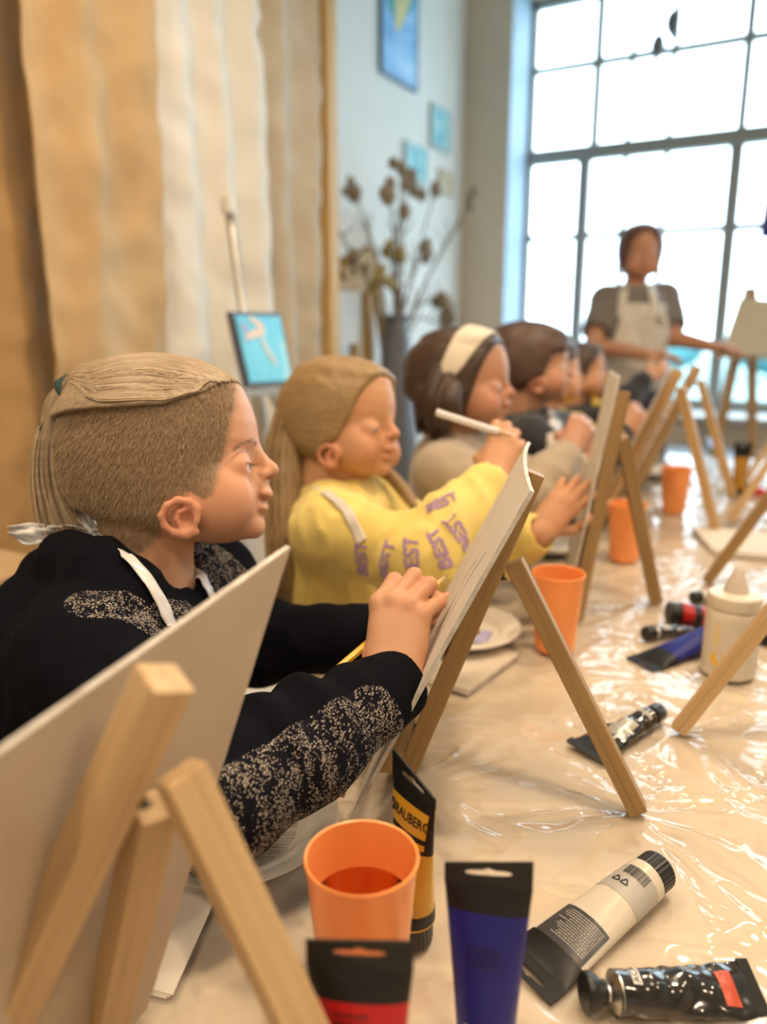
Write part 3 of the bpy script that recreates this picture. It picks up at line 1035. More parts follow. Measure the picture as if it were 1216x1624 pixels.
# faint pencil lines already drawn on it
for k, (pts, r_) in enumerate((([(0.30, 0.28), (0.36, 0.36), (0.34, 0.46), (0.40, 0.56)], 0.00035), ([(0.16, 0.22), (0.24, 0.34), (0.22, 0.50), (0.14, 0.62)], 0.0003), ([(0.5, 0.5), (0.42, 0.6), (0.3, 0.66)], 0.0003))):
    uv = spline([(*q, 0) for q in pts], 16)
    pl_ = []
    for q in uv:
        a, b = q[0] * 25, q[1] * 25
        i0, j0 = int(a), int(b)
        pl_.append(lerp(lerp(B2P[i0, j0], B2P[i0 + 1, j0], a - i0), lerp(B2P[i0, j0 + 1], B2P[i0 + 1, j0 + 1], a - i0), b - j0) + B2n * 0.0021)
    tube('pencil_line', pl_, r_, mat('pencil_grey_%d' % k, (0.22, 0.2, 0.19), 0.6), B2, 4)

# the others along the children's side
E3 = dict(apex=(-0.272, 1.285, 1.094), near=(-0.305, 1.208, TABLE_Z), far=(-0.36, 1.33, TABLE_Z), rear=(-0.203, 1.362, TABLE_Z))
table_easel(**E3, m=M_wood_c, label='table easel in front of the girl in yellow', w=0.022, hinge=0.2)
E4 = dict(apex=(-0.275, 1.90, 1.100), near=(-0.430, 1.80, TABLE_Z), far=(-0.43, 1.95, TABLE_Z), rear=(-0.165, 1.93, TABLE_Z))
table_easel(**E4, m=M_wood_a, label='table easel behind the third orange cup, in front of the girl with headband', w=0.024, hinge=0.1)
E5 = dict(apex=(-0.29, 2.36, 1.09), near=(-0.44, 2.28, TABLE_Z), far=(-0.44, 2.42, TABLE_Z), rear=(-0.17, 2.38, TABLE_Z))
table_easel(**E5, m=M_wood_a, label='farther table easel in front of the dark-haired boy', w=0.024, hinge=0.1)


def board_on(E, psi, tilt, W, H, label, up=0.03, off=0.0, seed=0.0, sgn=1):
    psi, tilt = math.radians(psi), math.radians(tilt)
    b, w = V3(math.cos(psi), math.sin(psi), 0) * sgn, V3(-math.sin(psi), math.cos(psi), 0)
    u = V3(0, 0, 1) * math.cos(tilt) + b * math.sin(tilt)
    n = unit(np.cross(u, w))
    if n @ b > 0:
        n = -n
    c = np.asarray(E['apex']) + u * up + n * 0.017 + w * off
    return canvas_board(c - w * W / 2, c + w * W / 2, c - w * W / 2 - u * H, c + w * W / 2 - u * H, n, label, seed=seed)


board_on(E3, 17, 9, 0.20, 0.37, 'white canvas board the girl in yellow holds on her easel', up=0.025, seed=4)
board_on(E4, 8, 23, 0.22, 0.33, 'canvas board of the girl with headband', up=0.0, seed=5)
board_on(E5, 8, 23, 0.22, 0.33, 'canvas board of the dark-haired boy', up=0.0, seed=6)
# the opposite side: rear legs reach into the picture from the right
for i, (fy, fx, tl_, dy, lab) in enumerate(((0.906, -0.097, 1.06, 0.03, 'opposite table easel nearest the camera, only its rear leg in the picture'), (1.521, -0.138, 1.06, 0.02, 'opposite table easel beside the flat board, only its rear leg in the picture'), (2.05, -0.150, 1.08, 0.06, 'opposite table easel beyond the flat board'), (2.62, -0.16, 1.08, 0.06, 'farthest opposite table easel near the window'))):
    E = dict(apex=(fx + 0.155, fy + dy, tl_), near=(fx + 0.29, fy - 0.06, TABLE_Z), far=(fx + 0.29, fy + 0.09, TABLE_Z), rear=(fx, fy, TABLE_Z))
    table_easel(**E, m=M_wood_b if i != 1 else M_wood_c, label=lab, w=0.020 if i < 1 else 0.022, hinge=0.12)
    board_on(E, 0, 22, 0.22, 0.30, ('canvas board on the opposite easel nearest the camera', 'canvas board on the opposite easel beside the flat board', 'canvas board on the opposite easel beyond the flat board', 'canvas board on the farthest opposite easel')[i], up=-0.01, seed=i, sgn=-1)

# ================================================================ cups
M_cup = mat('orange_translucent_plastic', (0.95, 0.34, 0.105), 0.32, sss=0.25)
M_cup.node_tree.nodes['Principled BSDF'].inputs['Subsurface Radius'].default_value = (1.0, 0.45, 0.15)
M_cup.node_tree.nodes['Principled BSDF'].inputs['Subsurface Scale'].default_value = 0.01
M_water = bpy.data.materials.new('cup_water')
M_water.use_nodes = True
_t = M_water.node_tree
_t.nodes.clear()
_out = _t.nodes.new('ShaderNodeOutputMaterial')
_tr = _t.nodes.new('ShaderNodeBsdfTransparent')
_tr.inputs['Color'].default_value = (1.0, 0.78, 0.55, 1)
_gl = _t.nodes.new('ShaderNodeBsdfGlossy')
_gl.inputs['Roughness'].default_value = 0.02
_fr = _t.nodes.new('ShaderNodeFresnel')
_fr.inputs['IOR'].default_value = 1.33
_m2 = _t.nodes.new('ShaderNodeMixShader')
_t.links.new(_fr.outputs[0], _m2.inputs[0])
_t.links.new(_tr.outputs[0], _m2.inputs[1])
_t.links.new(_gl.outputs[0], _m2.inputs[2])
_t.links.new(_m2.outputs[0], _out.inputs['Surface'])


def cup(x, y, label, water=0.086):
    c = empty('plastic_cup', (x, y, TABLE_Z), 0, label, 'cup', 'orange plastic cups on the table')
    R, r, H = 0.0385, 0.0290, 0.122
    prof = [(0, 0.001), (r - 0.003, 0.0), (r, 0.003)] + [(lerp(r, R, t), H * t) for t in (0.2, 0.4, 0.6, 0.8, 0.93)] + [(R + 0.0006, H - 0.004), (R + 0.0013, H - 0.0015), (R + 0.0004, H), (R - 0.0012, H - 0.001), (R - 0.0018, H - 0.006)] + [(lerp(r, R, t) - 0.0016, H * t) for t in (0.8, 0.6, 0.4, 0.2)] + [(r - 0.002, 0.005), (0, 0.004)]
    lathe('cup_wall', [(q[0], q[1] + TABLE_Z) for q in prof], M_cup, c, 56, loc=(x, y, 0))
    wr = lerp(r, R, water / H) - 0.0018
    lathe('water', [(0, 0.006), (r - 0.0028, 0.006), (wr, water), (0, water)], M_water, c, 40, loc=(x, y, TABLE_Z))
    return c


p = at_z(573, 1355, TABLE_Z + 0.122)
CUP1 = p
cup(p[0], p[1], 'nearest orange plastic cup half full of water, behind the red tube')
cup(-0.300, 1.075, 'orange plastic cup beside the rear leg of the blond child\'s easel')
cup(-0.310, 1.600, 'orange plastic cup behind the easel of the girl in yellow')
cup(-0.290, 2.105, 'farthest orange plastic cup, on the table before the dark-haired boy')

# ================================================================ plates, papers, boards lying on the table
M_clear = bpy.data.materials.new('milky_clear_plastic')
M_clear.use_nodes = True
_b = M_clear.node_tree.nodes['Principled BSDF']
_b.inputs['Base Color'].default_value = (0.80, 0.77, 0.71, 1)
_b.inputs['Roughness'].default_value = 0.15
_b.inputs['Transmission Weight'].default_value = 0.35
_b.inputs['Alpha'].default_value = 0.62
M_clear_rib = M_clear
px_, py_ = -0.437, 0.498
pl = empty('clear_plate', (px_, py_, TABLE_Z), 0, 'milky clear plastic plate with ribbed base under the blond child\'s forearm', 'plate')
R_ = 0.098
lathe('dish', [(0, 0.004), (0.060, 0.004), (0.064, 0.006), (0.074, 0.016), (0.086, 0.019), (0.096, 0.021), (R_, 0.020), (R_, 0.0185), (0.096, 0.019), (0.085, 0.017), (0.074, 0.014), (0.065, 0.0035), (0.06, 0.002), (0, 0.002)], M_clear, pl, 64, loc=(px_, py_, TABLE_Z))
a_ = math.radians(29)
for k in range(-13, 14):
    s_ = k * 0.0043
    hl = math.sqrt(max(0, 0.058 ** 2 - s_ ** 2))
    if 0.0 < abs(s_) and hl > 0.01:
        cx_, cy_ = px_ - math.sin(a_) * s_, py_ + math.cos(a_) * s_
        d_ = V3(math.cos(a_), math.sin(a_), 0)
        c_ = V3(cx_, cy_, TABLE_Z + 0.0048)
        v, f = tube_vf([c_ - d_ * hl, c_ + d_ * hl], 0.0009, 5)
        mesh('rib', v, f, M_clear, pl, True)
M_foam = mat('white_foam_plate', (0.74, 0.70, 0.64), 0.6)


def foam_plate(x, y, label, r=0.098):
    p = empty('foam_plate', (x, y, TABLE_Z), 0, label, 'plate', 'white plates on the table')
    k = r / 0.098
    lathe('dish', [(0, 0.010), (0.060 * k, 0.010), (0.066 * k, 0.013), (0.070 * k, 0.019), (0.0745 * k, 0.0205), (0.080 * k, 0.0235), (0.087 * k, 0.0235), (0.092 * k, 0.026), (0.098 * k, 0.0255), (0.0985 * k, 0.0235), (0.09 * k, 0.021), (0.076 * k, 0.012), (0.066 * k, 0.007), (0, 0.0065)], M_foam, p, 60, loc=(x, y, TABLE_Z))
    return p


foam_plate(-0.445, 1.040, 'white foam plate with raised rings behind the blond child\'s board')
nap = slab('napkin', [V3(-0.445, 1.00, TABLE_Z + 0.0108), V3(-0.388, 1.015, TABLE_Z + 0.0108), V3(-0.395, 1.062, TABLE_Z + 0.0108), V3(-0.452, 1.055, TABLE_Z + 0.0108)], 0.0035, noisy('violet_blue_paper', (0.36, 0.36, 0.62), (0.46, 0.46, 0.70), 40, 0.85), None, V3(0, 0, 1))
tag(nap, 'folded violet-blue napkin lying in the white foam plate', 'napkin')
foam_plate(-0.47, 1.60, 'white plate in front of the girl with headband', 0.09)
foam_plate(-0.45, 2.62, 'small white plate at the far end of the table', 0.085)
M_card = noisy('grey_white_card', (0.60, 0.53, 0.44), (0.64, 0.57, 0.48), 20, 0.8)
M_sheet = noisy('white_sheet', (0.68, 0.62, 0.54), (0.72, 0.66, 0.58), 20, 0.8)
c0, c1 = at_z(741, 1104), at_z(814, 1050)
d1 = unit(c1 - c0)
d2 = V3(-d1[1], d1[0], 0)
for k in range(3):
    o_ = 0.002 * k * d1 + 0.0015 * (k % 2) * d2
    q = [c0 + o_, c0 + d1 * 0.15 + o_, c0 + d1 * 0.15 + d2 * 0.11 + o_, c0 + d2 * 0.11 + o_]
    o = slab('card', [p + [0, 0, 0.0022 * k + 0.0005] for p in q], 0.0018, (M_card, M_sheet, M_card)[k], None, V3(0, 0, 1))
    tag(o, ('bottom grey card of the stack beside the white foam plate', 'middle white card of the stack beside the white foam plate', 'top grey card of the stack beside the white foam plate')[k], 'card', 'stack of cards by the foam plate')
s0, s1, s2 = at_z(303, 1497), at_z(263, 1586), at_z(218, 1574)
dd = unit(s0 - s1)
ee = unit(s2 - s1)
for k in range(3):
    q = [s1 + [0, 0, 0.0012 * k], s1 + dd * (0.14 - 0.004 * k) + [0, 0, 0.0012 * k], s1 + dd * (0.14 - 0.004 * k) + ee * 0.10 + [0, 0, 0.0012 * k], s1 + ee * (0.10) + [0, 0, 0.0012 * k]]
    q = [p + [0.002 * k, 0.0015 * k, 0.0006] for p in q]
    o = slab('paper_sheet', q, 0.0008, M_sheet, None, V3(0, 0, 1))
    tag(o, ('lowest white paper sheet under the nearest easel', 'middle white paper sheet under the nearest easel', 'top white paper sheet under the nearest easel')[k], 'paper', 'loose sheets under the nearest easel')
f0, f1, f2 = at_z(1097, 834, TABLE_Z + 0.012), at_z(1132, 872, TABLE_Z + 0.012), at_z(1216, 880, TABLE_Z + 0.012)
q = [f1, f1 + unit(f2 - f1) * 0.27, f1 + unit(f2 - f1) * 0.27 + (f0 - f1), f0]
o = slab('flat_board', [p - [0, 0, 0.0115] for p in q], 0.0115, M_sheet, None, V3(0, 0, 1))
tag(o, 'white board lying flat on the table at the right edge', 'board')

# ================================================================ pencils and brushes
M_pyel = mat('pencil_yellow_lacquer', (0.85, 0.48, 0.04), 0.3)
M_ptip = wood('pencil_cedar', (0.7, 0.5, 0.3), (0.62, 0.42, 0.24), 1.0)
M_graph = mat('graphite', (0.05, 0.05, 0.05), 0.4)
M_ferr = mat('ferrule_silver', (0.7, 0.7, 0.7), 0.25, 1.0)


def pencil(a, b, label, r=0.0036, name='pencil', m=None, group='pencils'):
    a, b = np.asarray(a, float), np.asarray(b, float)
    L = np.linalg.norm(b - a)
    p = empty(name, tuple(a), 0, label, name.replace('_', ' '), group)
    M = frame_of(a, b, (0, 0, 1) if abs(unit(b - a)[2]) < 0.9 else (1, 0, 0))
    lathe('barrel', [(0, 0), (r * 0.9, 0.0), (r, 0.001), (r, L - 0.020)], m or M_pyel, p, 6, M=M)
    lathe('sharpened_tip', [(r, L - 0.020), (r * 0.3, L - 0.005)], M_ptip, p, 10, M=M)
    lathe('lead', [(r * 0.3, L - 0.005), (0.0, L)], M_graph, p, 8, M=M)
    return p
# ================================================================ paint tubes
M_blk = mat('tube_black_gloss', (0.008, 0.008, 0.009), 0.38, spec=0.35)
M_cap = mat('cap_black_plastic', (0.012, 0.012, 0.013), 0.35)
M_gry = mat('print_grey', (0.42, 0.40, 0.37), 0.4)
M_ink = mat('print_black_ink', (0.015, 0.015, 0.015), 0.5)
M_lab = mat('print_pale_label', (0.50, 0.51, 0.58), 0.45)
M_foil = mat('tube_aluminium', (0.62, 0.61, 0.58), 0.28, 1.0)


class Tube:
    """soft paint tube: local z from the cap (0) to the flat crimped end (L)"""
    def __init__(s, L=0.160, r=0.0185, wide=0.055, cap_h=0.020, crimp=0.011, dents=0.0, seed=0.0, cap_r=0.017):
        s.L, s.r, s.wide, s.cap_h, s.crimp, s.dents, s.seed, s.cap_r = L, r, wide, cap_h, crimp, dents, seed, cap_r
        s.z0, s.z1 = cap_h, L - crimp

    def ab(s, t):
        e = t ** 1.15
        return lerp(s.r, s.wide / 2, e), max(0.0009, s.r * (1 - t) ** 0.62 * (1.0 - 0.05 * t))

    def pt(s, th, t, off=0.0):
        a, b = s.ab(t)
        sn, cs = math.sin(th), math.cos(th)
        x, y = a * sn, -b * cs
        n = np.array([sn / max(a, 1e-4), -cs / max(b, 1e-4)])
        n /= np.linalg.norm(n)
        d = off
        if s.dents:
            k = s.dents * 4 * t * (1 - t)
            d += k * perlin(np.array([x * 55 + s.seed]), np.array([s.z0 * 9 + t * 9.0]), np.array([cs * 1.2]))[0]
        return np.array([x + n[0] * d, y + n[1] * d, lerp(s.z0, s.z1, t)])

    def wall(s, name, t0, t1, m, parent, off=0.0, th0=0.0, th1=2 * math.pi, nt=14, ns=56):
        closed = abs(th1 - th0 - 2 * math.pi) < 1e-6
        ns = ns if closed else max(8, int(ns * (th1 - th0) / 6.28))
        rings = [[s.pt(th0 + (th1 - th0) * k / ns, t, off) for k in range(ns if closed else ns + 1)] for t in np.linspace(t0, t1, nt)]
        v, f = loft_vf(rings, False, closed)
        return mesh(name, v, f, m, parent, True)

    def flat(s, th_deg, x, y):
        """map flat print: x across (m) from angle th_deg, y along the tube (m) from its middle"""
        t = 0.5 + y / (s.z1 - s.z0)
        a, b = s.ab(t)
        ar = (a + b) / 2 if b > 0.006 else a
        return th_deg + x / ar, t

    def print_quad(s, name, x0, x1, t0, t1, m, parent, face=0.0, off=0.0004, n=10):
        """patch printed on the flat side; x in -1..1 of the half width"""
        v, f = [], []
        k = 12
        for i in range(n + 1):
            for j in range(k + 1):
                v.append(s.pt(face + math.asin(max(-0.999, min(0.999, lerp(x0, x1, j / k)))), lerp(t0, t1, i / n), off))
        for i in range(n):
            for j in range(k):
                f.append((i * (k + 1) + j, i * (k + 1) + j + 1, (i + 1) * (k + 1) + j + 1, (i + 1) * (k + 1) + j))
        return mesh(name, v, f, m, parent, True)

    def print_text(s, name, txt, x, t, size, m, parent, face=0.0, rot=0.0, off=0.0007, bold=0.0, xs=1.0):
        v, f = text_vf(txt, size, bold, size * 0.25)
        c, sn = math.cos(rot), math.sin(rot)
        out = []
        for q in v:
            X = (q[0] * c - q[1] * sn) * xs
            Yv = q[0] * sn + q[1] * c
            tt = t + Yv / (s.z1 - s.z0)
            a, b = s.ab(min(max(tt, 0.0), 1.0))
            out.append(s.pt(face + math.asin(max(-0.999, min(0.999, x + X / a))), tt, off))
        return mesh(name, out, f, m, parent)

    def cap(s, parent, m=None, knurl=28):
        v, f = [], []
        n = 56
        prof = [(0.0, 0.0), (0.90, 0.0), (0.97, 0.0012), (1.0, 0.003), (1.0, s.cap_h - 0.0015), (0.96, s.cap_h), (0.0, s.cap_h)]
        for q, (r, z) in enumerate(prof):
            for k in range(n):
                rr = s.cap_r * r * (1 - (0.025 if (k % 2 and 0 < q < 5) else 0))
                v.append((rr * math.cos(2 * math.pi * k / n), rr * math.sin(2 * math.pi * k / n), z))
        for q in range(len(prof) - 1):
            for k in range(n):
                f.append((q * n + k, q * n + (k + 1) % n, (q + 1) * n + (k + 1) % n, (q + 1) * n + k))
        return mesh('screw_cap', v, f, m or M_cap, parent)

    def crimp_end(s, parent, m, slot=True, tilt=0.0):
        """flat sealed end with a hanging slot"""
        w, h = s.wide / 2, s.crimp + 0.006
        zb = s.z1 - 0.001
        N = 64
        outer, inner = [], []
        for k in range(N):
            a = 2 * math.pi * k / N
            c, sn = math.cos(a), math.sin(a)
            q = max(abs(c), abs(sn))
            outer.append((w * c / q, zb + h / 2 + h / 2 * sn / q + tilt * c / q * (0.5 + 0.5 * sn / q)))
            sx, sz = 0.0145, 0.0022
            px, pz = sx * np.sign(c) * abs(c) ** 0.55, sz * np.sign(sn) * abs(sn) ** 0.7
            if sn > 0 and abs(px) < 0.0032:
                pz += 0.0016
            inner.append((px, zb + h * 0.56 + pz + tilt * px / w * 0.5))
        th = 0.0008
        v = [(x, -th, z) for x, z in outer] + [(x, -th, z) for x, z in inner] + [(x, th, z) for x, z in outer] + [(x, th, z) for x, z in inner]
        f = []
        for k in range(N):
            j = (k + 1) % N
            f += [(k, j, N + j, N + k), (2 * N + j, 2 * N + k, 3 * N + k, 3 * N + j), (k, 2 * N + k, 2 * N + j, j), (N + j, 3 * N + j, 3 * N + k, N + k)]
        o = mesh('hanging_end', v, f, m, parent)
        bm = bmesh.new()
        bm.from_mesh(o.data)
        bmesh.ops.recalc_face_normals(bm, faces=bm.faces)
        bm.to_mesh(o.data)
        bm.free()
        return o


def set_pose(root, loc, zdir, ydir):
    """turn a thing built round the origin: its local z to zdir, local -y (print side) to ydir"""
    z = unit(zdir)
    y = -np.asarray(ydir, float)
    y = unit(y - z * (y @ z))
    x = np.cross(y, z)
    M = np.eye(4)
    M[:3, 0], M[:3, 1], M[:3, 2], M[:3, 3] = x, y, z, loc
    root.matrix_basis = Matrix(M.tolist())


def fine_print(T, parent, lines, x0, t_top, dt, m, face=0.0, seed=1, right=0.75, hgt=0.40):
    """rows of illegible small print"""
    r = random.Random(seed)
    v, f = [], []
    for i in range(lines):
        t = t_top - i * dt
        x = x0
        end = x0 + (right - x0) * r.uniform(0.7, 1.0)
        while x < end:
            wd = r.uniform(0.03, 0.12)
            q = [T.pt(face + math.asin(max(-.999, min(.999, xx))), tt, 0.0005) for xx, tt in ((x, t), (min(x + wd, end), t), (min(x + wd, end), t + dt * hgt), (x, t + dt * hgt))]
            k = len(v)
            v += q
            f.append((k, k + 1, k + 2, k + 3))
            x += wd + 0.025
    o = mesh('small_print', v, f, m, parent)
    o['kind'] = 'stuff'
    return o


def stand(root, x, y, face_dir, lean=(0, 0)):
    set_pose(root, (x, y, TABLE_Z), (lean[0], lean[1], 1.0), face_dir)


to_cam = -C_F * [1, 1, 0]
# red tube, standing on its cap
m_red = mat('tube_red', (0.50, 0.010, 0.014), 0.34, spec=0.35)
T = Tube(L=0.148, wide=0.058)
tr_ = empty('paint_tube', (0, 0, 0), 0, 'red paint tube with black end standing on its cap in front of the orange cup', 'paint tube', 'large plastic paint tubes')
T.cap(tr_)
T.wall('tube_body', 0.0, 0.84, m_red, tr_)
T.wall('black_band', 0.84, 1.0, M_blk, tr_)
T.crimp_end(tr_, M_blk, tilt=0.0018)
for k in range(8):
    T.print_quad('bullet', -0.66, -0.62, 0.780 - k * 0.042, 0.790 - k * 0.042, M_ink, tr_, n=1)
fine_print(T, tr_, 9, -0.52, 0.775, 0.042, M_ink, seed=3, right=0.42)
p = at_depth(553, 1497, 0.402)
stand(tr_, p[0] + 0.004, p[1] + 0.006, to_cam + C_R * -0.10, lean=(-0.02, 0.02))

# blue tube, standing
m_blue = mat('tube_ultramarine', (0.010, 0.013, 0.20), 0.34, spec=0.3)
T = Tube(L=0.146, wide=0.0545)
tr_ = empty('paint_tube', (0, 0, 0), 0, 'ultramarine blue paint tube with black end standing to the right of the red one', 'paint tube', 'large plastic paint tubes')
T.cap(tr_)
T.wall('tube_body', 0.0, 0.85, m_blue, tr_)
T.wall('black_band', 0.85, 1.0, M_blk, tr_)
T.crimp_end(tr_, M_blk, tilt=0.0042)
T.print_quad('label_patch', -0.62, 0.34, 0.085, 0.20, M_lab, tr_)
T.print_quad('label_patch', 0.42, 0.86, 0.085, 0.20, M_lab, tr_)
T.print_text('date_print', '03. 2021', -0.14, 0.105, 0.0042, M_ink, tr_)
fine_print(T, tr_, 2, -0.5, 0.165, 0.022, M_ink, seed=5, right=0.22)
fine_print(T, tr_, 6, -0.5, 0.66, 0.022, mat('print_dark_blue', (0.006, 0.007, 0.07), 0.4), seed=8, right=0.6)
p = at_depth(772, 1372, 0.468)
stand(tr_, p[0] + 0.002, p[1] + 0.004, to_cam + C_R * -0.22, lean=(-0.02, 0.01))

# yellow tube with the maker's lettering, standing behind the cup, turned edge-on
m_yel2 = mat('tube_yellow_ochre', (0.62, 0.33, 0.02), 0.3, coat=0.2)
T = Tube(L=0.139, wide=0.054)
tr_ = empty('paint_tube', (0, 0, 0), 0, 'yellow paint tube with black end and lettering standing behind the nearest orange cup', 'paint tube', 'large plastic paint tubes')
T.cap(tr_)
T.wall('tube_body', 0.0, 0.62, m_yel2, tr_)
T.wall('black_band', 0.62, 1.0, M_blk, tr_)
T.crimp_end(tr_, M_blk, tilt=-0.008)
T.wall('lower_black_band', 0.02, 0.12, M_blk, tr_, 0.0004)
T.print_quad('label_patch', 0.1, 0.8, 0.13, 0.19, M_lab, tr_)
T.print_quad('logo_panel', -0.94, 0.86, 0.74, 0.93, m_yel2, tr_, off=0.0005)
T.print_quad('logo_panel_stripe', -0.94, 0.86, 0.655, 0.70, m_yel2, tr_, off=0.0005)
T.print_text('logo_lettering', 'BRAUBERG', 0.09, 0.835, 0.0105, M_ink, tr_, bold=0.0002, off=0.0010, xs=0.86)
# the mark before the lettering: a disc cut by a tick
v = [(0.0040 * math.cos(2 * math.pi * k / 18), 0.0050 * math.sin(2 * math.pi * k / 18)) for k in range(18)]
T_ = T
mesh('logo_mark', [T_.pt(math.asin(-0.80 + q[0] / T_.ab(0.835)[0]), 0.835 + q[1] / (T_.z1 - T_.z0), 0.0010) for q in v], [tuple(range(18))], M_ink, tr_)
tick = [(-0.0022, 0.0005), (-0.0012, 0.0005), (-0.0004, -0.0012), (0.0020, 0.0030), (0.0030, 0.0030), (-0.0002, -0.0030)]
mesh('logo_tick', [T_.pt(math.asin(-0.80 + q[0] / T_.ab(0.835)[0]), 0.835 + q[1] / (T_.z1 - T_.z0), 0.0014) for q in tick], [tuple(range(6))], m_yel2, tr_)
p = at_z(652, 1488)
stand(tr_, p[0], p[1], unit(to_cam) * 0.56 - C_R * 0.83, lean=(-0.01, 0.03))

# white tube lying, grey print, barcode, recycling marks
m_wht = mat('tube_titanium_white', (0.62, 0.56, 0.47), 0.3, coat=0.25)
T = Tube(L=0.163, wide=0.055, r=0.0185)
tr_ = empty('paint_tube', (0, 0, 0), 0, 'white paint tube with black cap and black end lying on the film', 'paint tube', 'large plastic paint tubes')
T.cap(tr_)
T.wall('tube_body', 0.0, 0.83, m_wht, tr_)
T.wall('black_band', 0.83, 1.0, M_blk, tr_)
T.crimp_end(tr_, M_blk)
T.wall('grey_band', 0.07, 0.31, M_gry, tr_, 0.0003)
m_dkgry = mat('print_charcoal', (0.05, 0.05, 0.055), 0.3)
T.print_quad('text_panel', -0.88, 0.86, 0.56, 0.83, m_dkgry, tr_)
fine_print(T, tr_, 13, -0.76, 0.785, 0.0165, M_gry, seed=12, right=0.72)
r = random.Random(2)
x = -0.58
k = 0
vv, fq = [], []
while x < 0.45:
    wd = r.choice((0.016, 0.016, 0.032, 0.045))
    for (xa, xb, ta, tb_) in ((x, x + wd, 0.075, 0.155),):
        q = [T.pt(math.asin(min(xx, .995)), tt, 0.0007) for xx, tt in ((xa, ta), (xb, ta), (xb, tb_), (xa, tb_))]
        n0 = len(vv)
        vv += q
        fq.append((n0, n0 + 1, n0 + 2, n0 + 3))
    x += wd + r.choice((0.014, 0.02, 0.03))
bc = mesh('barcode', vv, fq, M_ink, tr_)
bc['kind'] = 'stuff'
for xc in (0.02, 0.40):
    for q0 in range(3):
        a0, a1 = math.radians(90 + 120 * q0), math.radians(90 + 120 * (q0 + 1))
        pa, pb = np.array([math.cos(a0), math.sin(a0)]), np.array([math.cos(a1), math.sin(a1)])
        s_, e_ = lerp(pa, pb, 0.12), lerp(pa, pb, 0.80)
        n_ = np.array([-(e_ - s_)[1], (e_ - s_)[0]])
        n_ = n_ / np.linalg.norm(n_) * 0.17
        pl_ = [s_ + n_, e_ + n_, e_ + n_ * 2.0, lerp(pa, pb, 1.0), e_ - n_ * 2.0, e_ - n_, s_ - n_]
        mesh('recycling_mark', [T.pt(math.asin(max(-.99, min(.99, xc + q[0] * 0.0038 / T.ab(0.22)[0]))), 0.222 - q[1] * 0.0038 / (T.z1 - T.z0), 0.0007) for q in pl_], [tuple(range(7))], M_ink, tr_)
ca, cb = at_z(1046, 1378, TABLE_Z + 0.018), at_z(866, 1522, TABLE_Z + 0.004)
zd = unit(cb - ca)
set_pose(tr_, tuple(ca + [0, 0, 0.0005]), zd, (0.10 * to_cam[0], 0.1 * to_cam[1], 1.0))

# black aluminium tubes
def metal_tube(name_label, L, r, wide, m_body, cap_at, end_at, band=None, seed=0.0, dents=0.004, knob=True, group='small metal paint tubes', zc=None, patches=(), neck=True):
    T = Tube(L=L, r=r, wide=wide, cap_h=0.022, crimp=0.003, dents=dents, seed=seed)
    t = empty('paint_tube', (0, 0, 0), 0, name_label, 'paint tube', group)
    if knob:
        lathe('screw_cap', [(0, 0.0), (0.0125, 0.0), (0.0135, 0.001), (0.0138, 0.004), (0.0120, 0.009), (0.0085, 0.0125), (0.0080, 0.016), (0, 0.016)], M_cap, t, 30)
    else:
        lathe('screw_cap', [(0, 0), (0.0105, 0.0), (0.0112, 0.001), (0.0118, 0.015), (0.011, 0.016), (0, 0.016)], M_cap, t, 24)
    lathe('shoulder', [(0.0, 0.0155), (0.0062, 0.0155), (0.0066, 0.018), (r * 0.80, 0.0205), (r * 0.99, 0.0225), (r, 0.0245)], M_foil, t, 40)
    T.wall('tube_body', 0.0, 1.0, m_body, t, nt=40, ns=72)
    # folded end
    w = wide / 2 + 0.0008
    v, f = box_vf((-w, -0.0019, T.z1 - 0.006), (w, 0.0019, T.z1 + 0.003))
    mesh('folded_end', v, f, m_body, t)
    for (nm, x0, x1, t0, t1, mm) in patches:
        T.print_quad(nm, x0, x1, t0, t1, mm, t, off=0.0005, n=14)
    return t, T


M_bfoil = mat('black_lacquered_foil', (0.016, 0.014, 0.013), 0.16, 0.0, coat=0.7)
m_redp = mat('print_vermilion', (0.50, 0.07, 0.03), 0.35)
m_wlab = mat('print_white_label', (0.72, 0.70, 0.66), 0.45)
t, T = metal_tube('black metal paint tube with red print lying at the lower right corner', 0.132, 0.0148, 0.043, M_bfoil, None, None, seed=4.0, dents=0.0045, patches=(('white_label', -0.86, 0.10, 0.10, 0.165, m_wlab), ('red_panel', -0.60, 0.62, 0.73, 0.84, m_redp)))
T.print_text('label_lettering', 'ACR', -0.42, 0.132, 0.0072, M_ink, t, rot=math.pi, off=0.0009)
fine_print(T, t, 2, -0.5, 0.80, 0.042, M_bfoil, seed=21, right=0.55, hgt=0.75)
ca, cb = at_z(925, 1574, TABLE_Z + 0.0150), at_z(1190, 1572, TABLE_Z + 0.005)
set_pose(t, tuple(ca), cb - ca, V3(0, 0, 1) + unit(to_cam) * 0.35)

t, T = metal_tube('flattened black metal tube with silver patch lying behind the easel leg', 0.140, 0.0128, 0.052, M_bfoil, None, None, seed=9.0, dents=0.004, knob=False, patches=(('silver_patch', -0.62, 0.62, 0.30, 0.62, mat('silver_print', (0.62, 0.58, 0.50), 0.25, 0.6)), ('red_panel', -0.5, 0.55, 0.68, 0.82, m_redp), ('pale_stripe', -0.8, 0.8, 0.07, 0.12, M_gry)))
ca, cb = at_z(1046, 1128, TABLE_Z + 0.0118), at_z(930, 1192, TABLE_Z + 0.004)
set_pose(t, tuple(ca), cb - ca, (0.05, -0.1, 1))

# heap beside the glue bottle
m_red2 = mat('tube_deep_red', (0.42, 0.01, 0.012), 0.28, coat=0.2)


